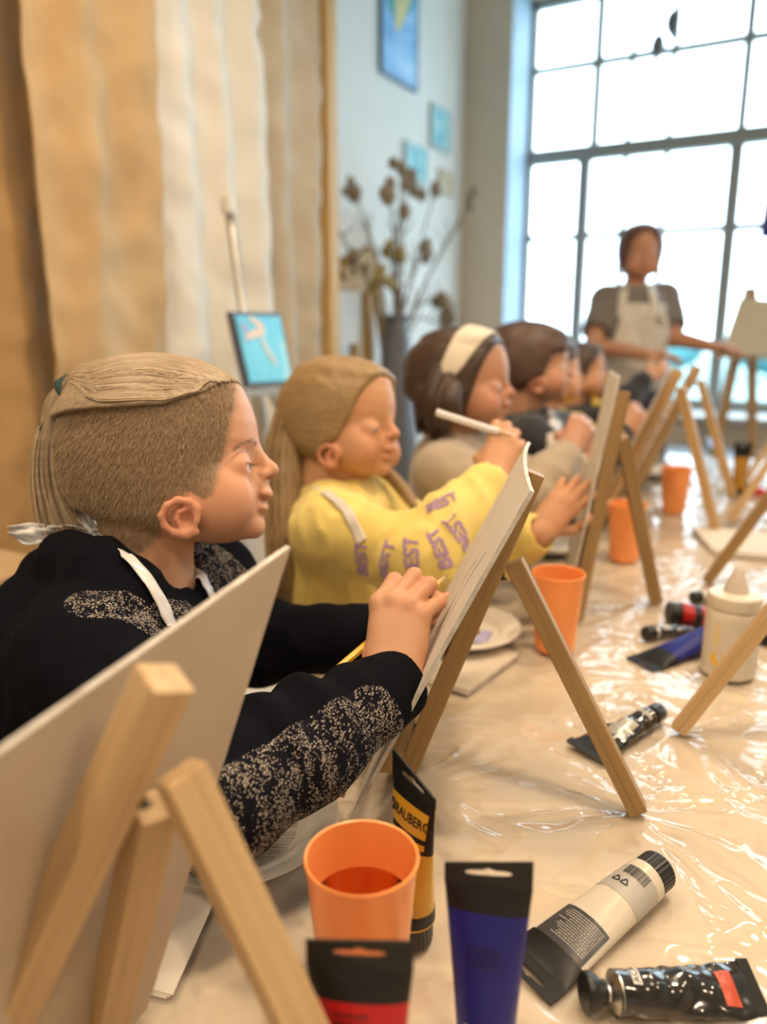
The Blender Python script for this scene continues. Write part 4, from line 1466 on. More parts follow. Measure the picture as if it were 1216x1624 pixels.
def plastic_tube(label, m_body, cap_px, end_px, z_cap, z_end, up=(0, 0, 1), L=0.158, bands=(), blk=(0.72, 1.0), wide=0.054):
    T = Tube(L=L, wide=wide)
    t = empty('paint_tube', (0, 0, 0), 0, label, 'paint tube', 'large plastic paint tubes')
    T.cap(t)
    T.wall('tube_body', 0.0, blk[0], m_body, t)
    T.wall('black_band', blk[0], 1.0, M_blk, t)
    T.crimp_end(t, M_blk)
    for t0, t1, mm in bands:
        T.wall('printed_band', t0, t1, mm, t, 0.0004)
    ca, cb = at_z(*cap_px, TABLE_Z + z_cap), at_z(*end_px, TABLE_Z + z_end)
    set_pose(t, tuple(ca), cb - ca, up)
    return t


plastic_tube('red paint tube lying behind the glue bottle, black cap towards the left', m_red2, (1058, 970), (1180, 985), 0.0185, 0.004, bands=((0.05, 0.12, m_red2), (0.15, 0.25, M_blk)))
plastic_tube('dark blue paint tube lying in front of the red one beside the glue bottle', m_blue, (1140, 1004), (1040, 1044), 0.0185, 0.003)
t, T = metal_tube('small black metal tube lying left of the glue bottle', 0.11, 0.0105, 0.033, M_bfoil, None, None, seed=3.0, dents=0.002, knob=False, patches=(('pale_stripe', -0.8, 0.8, 0.10, 0.30, M_gry),))
ca, cb = at_z(1023, 1005, TABLE_Z + 0.011), at_z(1110, 992, TABLE_Z + 0.004)
set_pose(t, tuple(ca), cb - ca, (0, 0, 1))
t, T = metal_tube('small silver metal tube with black cap behind the red tube', 0.10, 0.0105, 0.032, M_foil, None, None, seed=6.0, dents=0.002, knob=False)
ca, cb = at_z(1098, 948, TABLE_Z + 0.012), at_z(1165, 945, TABLE_Z + 0.004)
set_pose(t, tuple(ca), cb - ca, (0, 0, 1))
plastic_tube('black-capped paint tube at the right edge beside the glue bottle', m_blue, (1208, 1003), (1300, 985), 0.0185, 0.003)

# glue bottle
gx, gy = at_z(1153, 1066)[:2]
gb = empty('glue_bottle', (gx, gy, TABLE_Z), 0, 'white glue bottle with pointed nozzle cap behind the opposite easel leg', 'bottle')
M_gl = noisy('glue_white_plastic', (0.68, 0.62, 0.52), (0.70, 0.64, 0.54), 20, 0.4)
k_ = 0.0355
lathe('bottle_body', [(0, 0.0), (k_ * 0.9, 0.0), (k_, 0.003), (k_, 0.088), (k_ * 0.98, 0.094), (k_ * 0.88, 0.099), (0.028, 0.102), (0.028, 0.104)], M_gl, gb, 48, loc=(gx, gy, TABLE_Z))
lathe('collar', [(0.030, 0.100), (0.0345, 0.100), (0.0352, 0.102), (0.0352, 0.116), (0.0335, 0.118), (0.014, 0.121)], M_gl, gb, 48, loc=(gx, gy, TABLE_Z))
lathe('nozzle', [(0.0175, 0.119), (0.0165, 0.123), (0.0118, 0.137), (0.0062, 0.150), (0.0030, 0.155), (0, 0.156)], mat('nozzle_grey_white', (0.58, 0.52, 0.44), 0.45), gb, 32, loc=(gx, gy, TABLE_Z))
lathe('label_sleeve', [(k_ + 0.0004, 0.012), (k_ + 0.0005, 0.013), (k_ + 0.0005, 0.083), (k_ + 0.0004, 0.084)], mat('glue_label', (0.66, 0.61, 0.52), 0.5), gb, 48, loc=(gx, gy, TABLE_Z))


def on_bottle(a_deg, z, off=0.0009):
    base = math.atan2(to_cam[1], to_cam[0])
    a = base + math.radians(a_deg)
    return (gx + (k_ + off) * math.cos(a), gy + (k_ + off) * math.sin(a), TABLE_Z + z)


def bottle_patch(name, a0, a1, z0, z1, m, off=0.0009):
    n = 8
    v = [on_bottle(lerp(a0, a1, k / n), z, off) for k in range(n + 1) for z in (z0, z1)]
    mesh(name, v, [(2 * k, 2 * k + 2, 2 * k + 3, 2 * k + 1) for k in range(n)], m, gb, True)


m_yl = mat('label_yellow', (0.80, 0.50, 0.03), 0.5)
n = 20
v = [on_bottle(-48 + 18 * math.cos(2 * math.pi * k / n), 0.030 + 0.011 * math.sin(2 * math.pi * k / n)) for k in range(n)]
mesh('yellow_spot', v, [tuple(range(n))], m_yl, gb)
bottle_patch('yellow_strip', -62, -50, 0.048, 0.080, mat('label_pale_yellow', (0.72, 0.60, 0.30), 0.5))
bottle_patch('dark_strip', 58, 70, 0.034, 0.058, M_ink)
bottle_patch('dark_strip', 50, 62, 0.018, 0.026, M_ink)
for k in range(5):
    bottle_patch('text_line', -8 + 2 * (k % 2), 22 - 3 * k, 0.070 - 0.007 * k, 0.0725 - 0.007 * k, M_gry)

# far end of the table
m_amber = mat('amber_ochre_tube', (0.40, 0.20, 0.02), 0.3)
gx2, gy2 = at_z(1170, 785)[:2]
t = empty('paint_tube', (0, 0, 0), 0, 'ochre paint tube standing far down the table, black end up', 'paint tube', 'large plastic paint tubes')
T = Tube(L=0.15, wide=0.052)
T.cap(t)
T.wall('tube_body', 0.0, 0.78, m_amber, t)
T.wall('black_band', 0.78, 1.0, M_blk, t)
T.crimp_end(t, M_blk)
stand(t, gx2, gy2, to_cam)
plastic_tube('dark red paint tube lying beside the far ochre one', m_red2, (1176, 772), (1208, 782), 0.0185, 0.004)
plastic_tube('dark blue paint tube lying far down the table', m_blue, (1125, 700), (1150, 722), 0.0185, 0.004)
# brush leaning in the corner of the child's easel
pencil(at_z(542, 1262, TABLE_Z + 0.030), at_depth(560, 1190, 0.80), 'thin reddish brush handle standing behind the clear plate', 0.0032, 'brush', mat('brush_red_lacquer', (0.45, 0.20, 0.13), 0.35), 'brushes')
# ================================================================ soft bodies: implicit shapes turned into one continuous mesh each
def smin(a, b, k):
    h = np.clip(0.5 + 0.5 * (b - a) / k, 0, 1)
    return b + (a - b) * h - k * h * (1 - h)


class Fld:
    def __init__(s):
        s.pr = []

    def cap(s, a, b, ra, rb=None, k=0.01, op='u'):
        a, b = np.asarray(a, float), np.asarray(b, float)
        rb = ra if rb is None else rb
        ab = b - a
        L2 = max(1e-12, ab @ ab)

        def f(P):
            pa = P - a
            t = np.clip(pa @ ab / L2, 0, 1)
            return np.linalg.norm(pa - t[:, None] * ab, axis=1) - (ra + (rb - ra) * t)
        s.pr.append((f, op, k))
        return s

    def chain(s, pts, rad, k=0.01, op='u'):
        rad = [rad] * len(pts) if np.isscalar(rad) else rad
        for i in range(len(pts) - 1):
            s.cap(pts[i], pts[i + 1], rad[i], rad[i + 1], k, op)
        return s

    def ell(s, c, r, R=None, k=0.01, op='u'):
        c, r = np.asarray(c, float), np.asarray(r, float)
        R = np.eye(3) if R is None else np.asarray(R, float)

        def f(P):
            q = (P - c) @ R
            k0 = np.linalg.norm(q / r, axis=1)
            k1 = np.linalg.norm(q / (r * r), axis=1) + 1e-9
            return k0 * (k0 - 1) / k1
        s.pr.append((f, op, k))
        return s

    def fn(s, f, k=0.01, op='u'):
        s.pr.append((f, op, k))
        return s

    def bend(s, f):
        """last-stage displacement: f(P, d) -> d"""
        s.pr.append((f, 'x', 0.0))
        return s

    def __call__(s, P, keep=None):
        d = None
        for i, (f, op, k) in enumerate(s.pr):
            if keep is not None and not keep[i]:
                continue
            if op == 'x':                      # surface detail matters only near the surface
                nr = np.abs(d) < 0.022
                if nr.any():
                    d = d.copy()
                    d[nr] = f(P[nr], d[nr])
                continue
            e = f(P)
            if d is None:
                d = e if op == 'u' else np.full(len(P), 1.0)
            elif op == 'u':
                d = smin(d, e, k)
            elif op == 's':
                d = -smin(-d, e, k)
            else:
                d = -smin(-d, -e, k)
        return d

    def grad(s, P, h=0.0008):
        g = np.stack([s(P + np.eye(3)[i] * h) - s(P - np.eye(3)[i] * h) for i in range(3)], 1)
        return g / (np.linalg.norm(g, axis=1)[:, None] + 1e-12)

    def snap(s, P, off=0.0, it=4):
        P = np.array(P, float)
        for _ in range(it):
            P = P - s.grad(P) * (s(P) - off)[:, None] * 0.9
        return P

    def hit(s, px, py, d0=0.3, d1=3.0, off=0.0):
        """first surface point on a sight-line"""
        r = ray(px, py)
        ts = np.linspace(d0, d1, 1400)
        v = s(CAM + ts[:, None] * r) - off
        i = np.argmax(v < 0)
        if v[i] >= 0:
            return CAM + r * ts[np.argmin(v)]
        return CAM + r * (ts[i - 1] + (ts[i] - ts[i - 1]) * v[i - 1] / (v[i - 1] - v[i] + 1e-12))


def polygonize(F, lo, hi, h, n=18):
    lo, hi = np.asarray(lo, float), np.asarray(hi, float)
    nb = np.ceil((hi - lo) / (h * n)).astype(int)
    B = np.stack(np.meshgrid(*[np.arange(q) for q in nb], indexing='ij'), -1).reshape(-1, 3)
    C = lo + (B * n + n / 2) * h
    hd = n * h * 0.5 * 1.75
    npr = len(F.pr)
    D = np.zeros((npr, len(C)))
    for i, (f, op, k) in enumerate(F.pr):
        if op != 'x':
            D[i] = f(C)
    du = np.min(np.stack([D[i] if F.pr[i][1] == 'u' else np.full(len(C), 9.0) for i in range(npr)]), 0)
    full = F(C)
    act = np.where((np.abs(full) < hd * 1.5 + 0.004) | (np.abs(du) < hd * 1.1))[0]
    N = nb * n + 4
    S1, S2 = int(N[1] * N[2]), int(N[2])
    m = n + 2
    ar = np.arange(m)
    LX, LY, LZ = np.meshgrid(ar, ar, ar, indexing='ij')
    keys, pos, quads = [], [], []
    corners = [(a, b, c) for a in (0, 1) for b in (0, 1) for c in (0, 1)]
    edges = [(i, j) for i in range(8) for j in range(i + 1, 8) if sum(abs(np.array(corners[i]) - corners[j])) == 1]
    for bi in act:
        i0 = B[bi] * n
        keep = [True] * npr
        for i, (f, op, k) in enumerate(F.pr):
            if op == 'u':
                keep[i] = D[i, bi] < du[bi] + 2 * hd + 2 * k
            elif op == 's':
                keep[i] = D[i, bi] < hd + 2 * k + 0.004
        P = np.stack([lo[0] + (LX + i0[0] - 1) * h, lo[1] + (LY + i0[1] - 1) * h, lo[2] + (LZ + i0[2] - 1) * h], -1).reshape(-1, 3)
        V = F(P, keep).reshape(m, m, m)
        if V.min() > 0 or V.max() < 0:
            continue
        cs = [V[a:m - 1 + a, b:m - 1 + b, c:m - 1 + c] for a, b, c in corners]
        sg = np.stack([q < 0 for q in cs])
        mixed = sg.any(0) & ~sg.all(0)
        ci = np.argwhere(mixed)
        if len(ci) == 0:
            continue
        vals = np.stack([q[mixed] for q in cs], 1)
        acc = np.zeros((len(ci), 3))
        cnt = np.zeros(len(ci))
        for i, j in edges:
            a, b = vals[:, i], vals[:, j]
            mk = (a < 0) != (b < 0)
            t = np.where(mk, a / np.where(np.abs(a - b) < 1e-12, 1, a - b), 0)
            p = np.array(corners[i]) + t[:, None] * (np.array(corners[j]) - np.array(corners[i]))
            acc += np.where(mk[:, None], p, 0)
            cnt += mk
        wp = lo + (ci + i0 - 1 + acc / cnt[:, None]) * h
        gk = ((ci + i0)[:, 0]) * S1 + ((ci + i0)[:, 1]) * S2 + (ci + i0)[:, 2]
        keys.append(gk)
        pos.append(wp)
        ng = V < 0
        st = (S1, S2, 1)
        for ax in range(3):
            sl0 = [slice(1, n + 1)] * 3
            sl1 = [slice(1, n + 1)] * 3
            sl1[ax] = slice(2, n + 2)
            a, b = ng[tuple(sl0)], ng[tuple(sl1)]
            e = np.argwhere(a != b)
            if len(e) == 0:
                continue
            fl = a[tuple(e.T)]
            e = e + 1 + i0
            u, w = [(1, 2), (2, 0), (0, 1)][ax]
            k0 = e[:, 0] * S1 + e[:, 1] * S2 + e[:, 2]
            q = np.stack([k0, k0 - st[u], k0 - st[u] - st[w], k0 - st[w]], 1)
            q[~fl] = q[~fl][:, ::-1]
            quads.append(q)
    keys, pos, quads = np.concatenate(keys), np.concatenate(pos), np.concatenate(quads)
    uk, ix = np.unique(keys, return_index=True)
    verts = pos[ix]
    qi = np.searchsorted(uk, quads)
    qi = np.minimum(qi, len(uk) - 1)
    ok = (uk[qi] == quads).all(1)
    return verts, qi[ok][:, ::-1]


def relax(v, q, it=1, w=0.5):
    e = np.concatenate([q[:, [0, 1]], q[:, [1, 2]], q[:, [2, 3]], q[:, [3, 0]]])
    for _ in range(it):
        s = np.zeros_like(v)
        c = np.zeros(len(v))
        np.add.at(s, e[:, 0], v[e[:, 1]])
        np.add.at(s, e[:, 1], v[e[:, 0]])
        np.add.at(c, e[:, 0], 1)
        np.add.at(c, e[:, 1], 1)
        v = v + w * (s / c[:, None] - v)
    return v


def biggest(v, q):
    """only the largest connected piece (drops stray shells inside)"""
    lab = np.arange(len(v))
    for _ in range(400):
        m = lab[q].min(1)
        new = lab.copy()
        for k in range(4):
            np.minimum.at(new, q[:, k], m)
        new = np.minimum(new, new[lab])
        for _ in range(6):
            new = new[new]
        if (new == lab).all():
            break
        lab = new
    u, c = np.unique(lab[q[:, 0]], return_counts=True)
    kq = q[lab[q[:, 0]] == u[np.argmax(c)]]
    used = np.unique(kq)
    return v[used], np.searchsorted(used, kq)


def fast_mesh(name, v, q, m, parent=None, attrs=None, mats=None, midx=None):
    me = bpy.data.meshes.new(name)
    k = q.shape[1]
    me.vertices.add(len(v))
    me.vertices.foreach_set('co', np.ascontiguousarray(v, dtype=np.float32).ravel())
    me.loops.add(len(q) * k)
    me.loops.foreach_set('vertex_index', np.ascontiguousarray(q, dtype=np.int32).ravel())
    me.polygons.add(len(q))
    me.polygons.foreach_set('loop_start', np.arange(0, len(q) * k, k, dtype=np.int32))
    me.update(calc_edges=True)
    me.polygons.foreach_set('use_smooth', np.ones(len(q), dtype=bool))
    for an, av in (attrs or {}).items():
        av = np.asarray(av, np.float32)
        if av.ndim == 1:
            a = me.attributes.new(an, 'FLOAT', 'POINT')
            a.data.foreach_set('value', av)
        else:
            a = me.attributes.new(an, 'FLOAT_VECTOR', 'POINT')
            a.data.foreach_set('vector', av.ravel())
    o = link(name, me, m, parent, mats)
    if midx is not None:
        me.polygons.foreach_set('material_index', np.asarray(midx, dtype=np.int32))
    me.validate()
    return o


def sdf_mesh(name, F, lo, hi, h, m, parent, attrs=None, smooth=1, keep_big=True):
    v, q = polygonize(F, lo, hi, h, 18 if h < 0.003 else 12)
    if keep_big:
        v, q = biggest(v, q)
    if smooth:
        v = relax(v, q, smooth, 0.4)
    at = {k: f(v) for k, f in (attrs or {}).items()}
    return fast_mesh(name, v, q, m, parent, at)


def strands_vf(paths, r0, r1=None, segs=3):
    """many thin strands as one mesh; paths (n, k, 3)"""
    paths = np.asarray(paths, float)
    n, k, _ = paths.shape
    t = np.gradient(paths, axis=1)
    t /= np.linalg.norm(t, axis=2)[..., None] + 1e-12
    up = np.where(np.abs(t[..., 2:3]) < 0.9, np.array([0, 0, 1.0]), np.array([1.0, 0, 0]))
    s = np.cross(t, up)
    s /= np.linalg.norm(s, axis=2)[..., None] + 1e-12
    b = np.cross(t, s)
    r1 = r0 * 0.35 if r1 is None else r1
    rr = (r0 + (r1 - r0) * np.linspace(0, 1, k) ** 2)[None, :, None, None]
    an = 2 * math.pi * np.arange(segs) / segs
    ring = paths[:, :, None] + rr * (np.cos(an)[None, None, :, None] * s[:, :, None] + np.sin(an)[None, None, :, None] * b[:, :, None])
    v = ring.reshape(-1, 3)
    base = (np.arange(n)[:, None, None] * k + np.arange(k - 1)[None, :, None]) * segs
    j = np.arange(segs)[None, None, :]
    j2 = (j + 1) % segs
    q = np.stack([base + j, base + j2, base + segs + j2, base + segs + j], -1).reshape(-1, 4)
    return v, q
# ---------------------------------------------------------------- materials for people
def skin_mat(name, c, blush, scalp=None):
    m = mat(name, c, 0.48, spec=0.35, sss=0.18)
    t = NT(m)
    v = t.coords('Object')
    f = t.noise(v, 26, 3)
    col = t.ramp(f, [(0.35, c), (0.7, tuple(lerp(np.array(c), np.array(blush), 0.35)))])
    bl = t.attr('blush')
    col = t.mix(bl.outputs['Fac'], col, blush)
    if scalp:
        sc = t.attr('scalp')
        n1 = t.noise(t.coords('Object', (500, 500, 90)), 1.0, 2)
        hc = t.ramp(n1, [(0.3, scalp[0]), (0.7, scalp[1])])
        col = t.mix(sc.outputs['Fac'], col, hc)
    t.color(col)
    t.bump(t.noise(v, 420, 2), 0.06, 0.0006)
    return m


def hair_mat(name, c1, c2, rough=0.45):
    """colour runs along the strands: attribute hc (head frame), rnd (per strand)"""
    m = mat(name, c1, rough, spec=0.5)
    t = NT(m)
    a = t.attr('hc')
    mp = t.n('ShaderNodeMapping')
    mp.inputs['Scale'].default_value = (14, 330, 240)
    t.l(a.outputs['Vector'], mp.inputs['Vector'])
    n2 = t.noise(mp.outputs['Vector'], 1.0, 3)
    r = t.attr('rnd')
    f = t.math('ADD', t.math('MULTIPLY', n2, 0.6), t.math('MULTIPLY', r.outputs['Fac'], 0.4))
    t.color(t.ramp(f, [(0.28, c1), (0.66, c2)]))
    t.bump(n2, 0.45, 0.0012)
    return m


def strand_mesh(name, paths, r0, r1, m, parent, H, segs=3, seed=0):
    paths = np.asarray(paths, float)
    v, q = strands_vf(paths, r0, r1, segs)
    rn = np.repeat(np.random.default_rng(seed).uniform(0, 1, len(paths)), paths.shape[1] * segs)
    o = fast_mesh(name, v, q, m, parent, {'hc': H.loc(v), 'rnd': rn})
    o['kind'] = 'stuff'
    return o


def fabric(name, c1, c2, scale=14, bump=0.25, rough=0.85):
    return noisy(name, c1, c2, scale, rough, bump=bump, bscale=900, bdist=0.0008, sheen=0.2)


M_skin1 = skin_mat('skin_fair', (0.56, 0.315, 0.19), (0.62, 0.26, 0.165), ((0.17, 0.105, 0.058), (0.32, 0.21, 0.125)))
M_skin2 = skin_mat('skin_warm', (0.52, 0.285, 0.155), (0.58, 0.24, 0.14), ((0.20, 0.13, 0.065), (0.28, 0.19, 0.10)))
M_skin3 = skin_mat('skin_tan', (0.42, 0.225, 0.135), (0.48, 0.19, 0.12), ((0.05, 0.03, 0.02), (0.08, 0.05, 0.03)))
M_eye_w = mat('eye_white', (0.8, 0.78, 0.75), 0.1)
M_iris = mat('iris_blue_grey', (0.16, 0.24, 0.30), 0.1)
M_pupil = mat('pupil', (0.01, 0.01, 0.01), 0.1)

HS = 0.000656
_prof = np.array([
    (577, 240, 262, .006), (580, 205, 305, .024), (586, 185, 335, .036), (595, 168, 357, .047), (608, 150, 376, .056), (625, 131, 389, .063), (645, 114, 399, .0685),
    (672, 101, 407, .072), (700, 96, 410, .073), (720, 96, 407, .0725), (740, 98, 407, .071), (760, 102, 412, .069), (780, 109, 416, .066), (800, 121, 416, .0625),
    (815, 145, 415, .059), (830, 185, 413, .052), (841, 225, 409, .045), (850, 265, 400, .036), (856, 300, 385, .024), (861, 330, 360, .008)])
_pz = -(_prof[:, 0] - 715) * HS
_pb, _pf, _pw = (_prof[:, 1] - 250) * HS, (_prof[:, 2] - 250) * HS, _prof[:, 3]


def hl(px, py, y=0.0):
    """head-local point from side-view units (front +x, left +y, up +z)"""
    return np.array([(px - 250) * HS, y, -(py - 715) * HS])


class Head:
    def __init__(s, O, fwd, up, scale=1.0):
        s.O, s.k = np.asarray(O, float), scale
        x = unit(fwd)
        z = unit(np.asarray(up, float) - x * (np.asarray(up, float) @ x))
        s.R = np.stack([x, np.cross(z, x), z], 1)

    def w(s, p):
        return s.O + (s.R @ (np.asarray(p, float) * s.k).T).T

    def p(s, px, py, y=0.0):
        return s.w(hl(px, py, y))

    def loc(s, P):
        return ((P - s.O) @ s.R) / s.k

    def base(s, P):
        q = s.loc(P)
        x, y, z = q[:, 0], q[:, 1], q[:, 2]
        xb, xf, w = (np.interp(-z, -_pz, a) for a in (_pb, _pf, _pw))
        a = (xf - xb) / 2
        sx = (x - (xf + xb) / 2) / a
        we = w * (1 - 0.20 * np.clip(sx, 0, 1) ** 1.4)
        g = (np.abs(sx) ** 2.2 + np.abs(y / we) ** 2.2) ** (1 / 2.2) - 1
        d = g * np.minimum(a, w) * 0.95
        d = np.maximum(d, _pz[-1] - z)
        # crown as an ellipsoid, so that offsets of the skull stay smooth on top
        e = np.stack([(x - 8 * HS), y, z - 55 * HS], 1)
        r = np.array([.1005, .0724, .0545])
        k0 = np.linalg.norm(e / r, axis=1)
        de = k0 * (k0 - 1) / (np.linalg.norm(e / (r * r), axis=1) + 1e-9)
        w2 = sstep(85 * HS, 113 * HS, z)
        d = np.where(w2 > 0, np.where(w2 < 1, np.minimum(d, 0.5) * (1 - w2), 0.0) + de * w2, d)
        return d * s.k

    def build(s, F, eyes_open=0.0032, ears=True, nose=1.0, ear_side=(-1, 1)):
        k = s.k
        F.fn(s.base, 0.012)
        for sd in (-1, 1):
            F.ell(s.p(368, 797, sd * 0.040), np.array([.029, .019, .029]) * k, s.R, 0.02 * k)
        F.ell(s.p(404, 838), np.array([.0085, .015, .0105]) * k, s.R, 0.012 * k)
        # nose
        F.cap(s.p(401, 712), s.p(426, 743), .0058 * k, .0078 * k, 0.009 * k)
        F.ell(s.p(416, 768), np.array([.0068, .013, .010]) * k, s.R, 0.008 * k)
        F.ell(s.p(429.5, 746), np.array([.0078, .0080, .0070]) * k * nose, s.R, 0.006 * k)
        for sd in (-1, 1):
            F.ell(s.p(421, 752, sd * .0088), np.array([.0070, .0048, .0052]) * k, s.R, 0.004 * k)
        # lips
        F.ell(s.p(423.5, 783), np.array([.0062, .017, .0060]) * k, s.R, 0.005 * k)
        F.ell(s.p(416.5, 805), np.array([.0062, .0145, .0055]) * k, s.R, 0.005 * k)
        for sd in (-1, 1):
            F.ell(s.p(417, 737, sd * .0315), np.array([.0105, .0150, .0085]) * k, s.R, 0.012 * k, 's')
        for sd in (-1, 1):
            F.ell(s.p(388, 743, sd * .0310), np.array([.0126, .0145, .0124]) * k, s.R, 0.008 * k)
            if eyes_open:
                F.ell(s.p(413, 745, sd * .033), np.array([.0085, .0108, eyes_open]) * k, s.R, 0.0015 * k, 's')
            else:
                F.chain([s.p(410, 744, sd * .022), s.p(412, 748, sd * .032), s.p(405, 745, sd * .042)], .0012 * k, 0.001, 's')
            F.ell(s.p(425, 757, sd * .0058), np.array([.0042, .0026, .0022]) * k, s.R, 0.002 * k, 's')
        F.chain([s.p(421, 798, -.017), s.p(431, 795, -.006), s.p(432, 795, .006), s.p(421, 798, .017)], .0014 * k, 0.003 * k, 's')
        if ears:
            for sd in ear_side:
                yb = sd * .0555
                e = lambda px, py, o=0.0: s.p(315 + (px - 281) * 0.86, 821 + (py - 822) * 0.82, yb + sd * o)
                tilt = s.R @ np.array([[math.cos(sd * 0.32), -math.sin(sd * 0.32), 0], [math.sin(sd * 0.32), math.cos(sd * 0.32), 0], [0, 0, 1]])
                F.ell(e(280, 821, .005), np.array([.0160, .0050, .0180]) * k, tilt, 0.006 * k)
                F.chain([e(303, 822, .003), e(304, 806, .007), e(293, 793, .011), e(275, 790, .014), e(258, 800, .016), e(248, 818, .016), e(253, 836, .013), e(268, 848, .010), e(285, 852, .008)], [.0028, .0034, .0036, .0036, .0035, .0034, .0033, .0040, .0046], 0.003 * k)
                F.cap(e(285, 850, .008), e(301, 846, .005), .0052 * k, .0044 * k, 0.004 * k)
                F.ell(e(290, 824, .012), np.array([.0066, .0072, .0086]) * k, tilt, 0.0025 * k, 's')
                F.chain([e(286, 803, .0125), e(269, 806, .0145), e(262, 820, .0145), e(270, 836, .012)], .0016 * k, 0.0025 * k, 's')
                F.chain([e(291, 804, .010), e(277, 811, .0125), e(272, 824, .0125), e(279, 838, .011)], .0024 * k, 0.0025 * k)
                F.cap(e(304, 818, .007), e(304, 828, .007), .0034 * k, .0034 * k, 0.003 * k)
        return F

    def eyes(s, parent, gaze=(1, 0, 0.05), m_iris=None):
        for sd in (-1, 1):
            c = s.p(388, 743, sd * .0310)
            r = .0119 * s.k
            g = unit(s.R @ np.array([gaze[0], gaze[1], gaze[2]]))
            a = unit(np.cross(g, (0.3, 0.2, 1)))
            b = np.cross(g, a)
            v, f, mi = [], [], []
            angs = [0.0, 0.16, 0.17, 0.42, 0.44, 0.8, 1.2, 1.6, 2.0, 2.5, 3.1416]
            n = 20
            for an in angs:
                for k in range(n):
                    v.append(c + r * (math.cos(an) * g + math.sin(an) * (math.cos(2 * math.pi * k / n) * a + math.sin(2 * math.pi * k / n) * b)))
            for i in range(len(angs) - 1):
                for k in range(n):
                    f.append((i * n + k, i * n + (k + 1) % n, (i + 1) * n + (k + 1) % n, (i + 1) * n + k))
                    mi.append(1 if i < 2 else 2 if i < 4 else 0)
            mesh('eye', v, f, None, parent, True, [M_eye_w, M_pupil, m_iris or M_iris], mi)

    def brow(s, parent, m, sides=(-1, 1), seed=0):
        r = np.random.default_rng(seed)
        for sd in sides:
            guide = spline([s.p(409, 706, sd * .012), s.p(405, 704, sd * .026), s.p(391, 713, sd * .043), s.p(384, 722, sd * .050)], 40)
            ps = []
            for i in range(70):
                t = int(r.uniform(0, 33))
                a = guide[t] + s.R @ (r.normal(size=3) * np.array([.0006, .0004, .0012]) * s.k)
                d = unit(guide[t + 5] - guide[t]) + s.R @ np.array([0.05, 0, 0.25])
                ps.append([a, a + d * .0035 * s.k, a + d * .006 * s.k - s.R[:, 2] * .0006])
            ps = np.array(ps)
            sh = ps.shape
            v, q = strands_vf(ps, .00035, .0001)
            fast_mesh('eyebrow', v, q, m, parent, {'hc': s.loc(v), 'rnd': np.full(len(v), .5)})


def make_blush(H, extra=()):
    """redder lips, ear rims, nose tip, plus given spots (point, radius, strength)"""
    spots = [(H.p(431, 783), .013, .75), (H.p(424, 805), .011, .75), (H.p(434, 746), .014, .35), (H.p(385, 785, .05), .03, .3), (H.p(385, 785, -.05), .03, .3)]
    for sd in (-1, 1):
        spots.append((H.p(314, 820, sd * .078), .024, .75))
    spots += list(extra)

    def f(v):
        b = np.zeros(len(v))
        for c, r, s_ in spots:
            b = np.maximum(b, s_ * np.exp(-(np.linalg.norm(v - c, axis=1) / r) ** 4))
        return b
    return f


def hand(F, wrist, d, n, s=0.85, side=1, curl=((50, 85, 40),) * 4, spread=(8, 2, -3, -9), thumb='grip', k=0.006):
    """five-fingered hand; d wrist->knuckles, n back-of-hand normal, side=+1 when the thumb is at cross(d, n)"""
    wrist, d = np.asarray(wrist, float), unit(d)
    n = np.asarray(n, float)
    n = unit(n - d * (n @ d))
    t = np.cross(d, n) * side                      # towards the thumb
    lens = ((.036, .022, .018), (.040, .026, .018), (.037, .024, .018), (.029, .018, .016))
    off = (.0235, .0080, -.0075, -.0215)
    fw = (.073, .076, .072, .064)
    joints = []
    mcps = []
    for i in range(4):
        m = wrist + d * fw[i] * s + t * off[i] * s + n * (.003 if i in (1, 2) else -.001) * s
        mcps.append(m)
        F.cap(wrist + t * off[i] * 0.62 * s + d * 0.004, m, .0135 * s, .0098 * s, 0.014 * s)
    F.ell(wrist + d * .038 * s - n * .007 * s, np.array([.040, .030, .013]) * s, np.stack([d, t, n], 1), 0.012 * s)
    for i in range(4):
        a = math.radians(spread[i])
        dd = unit(d * math.cos(a) + t * math.sin(a))
        p = mcps[i]
        ang = 0.0
        ch = [p]
        for j in range(3):
            ang += math.radians(curl[i][j])
            p = p + (dd * math.cos(ang) - n * math.sin(ang)) * lens[i][j] * s
            ch.append(p)
        rr = np.array([.0096, .0088, .0080, .0066]) * s * (0.9 if i == 3 else 1.0)
        F.chain(ch, list(rr), 0.0032 * s)
        F.ell(mcps[i] + n * .002 * s, np.array([.0108, .0096, .0098]) * s, np.stack([d, t, n], 1), 0.006 * s)
        joints.append(ch)
    # thumb leaves the side of the palm near its base
    b0 = wrist + d * .018 * s + t * .021 * s - n * .008 * s
    if thumb == 'grip':
        b1 = b0 + (d * .62 + t * .42 - n * .62) * .040 * s
        b2 = b1 + (d * .80 - t * .12 - n * .55) * .029 * s
        b3 = b2 + (d * .80 - t * .42 - n * .30) * .022 * s
    elif thumb == 'tuck':
        b1 = b0 + (d * .66 - t * .10 - n * .74) * .040 * s
        b2 = b1 + (d * .86 - t * .30 - n * .40) * .029 * s
        b3 = b2 + (d * .80 - t * .55 - n * .15) * .022 * s
    else:
        b1 = b0 + (d * .72 + t * .62 - n * .30) * .040 * s
        b2 = b1 + (d * .90 + t * .30 - n * .25) * .029 * s
        b3 = b2 + (d * .98 + t * .10 - n * .15) * .022 * s
    F.cap(wrist + t * .010 * s, b0, .0135 * s, .0125 * s, 0.012 * s)
    F.chain([b0, b1, b2, b3], [.0125 * s, .0105 * s, .0092 * s, .0074 * s], 0.005 * s)
    joints.append([b0, b1, b2, b3])
    return joints


M_tie = mat('hair_tie_elastic', (0.012, 0.05, 0.045), 0.6)
M_tweed = None


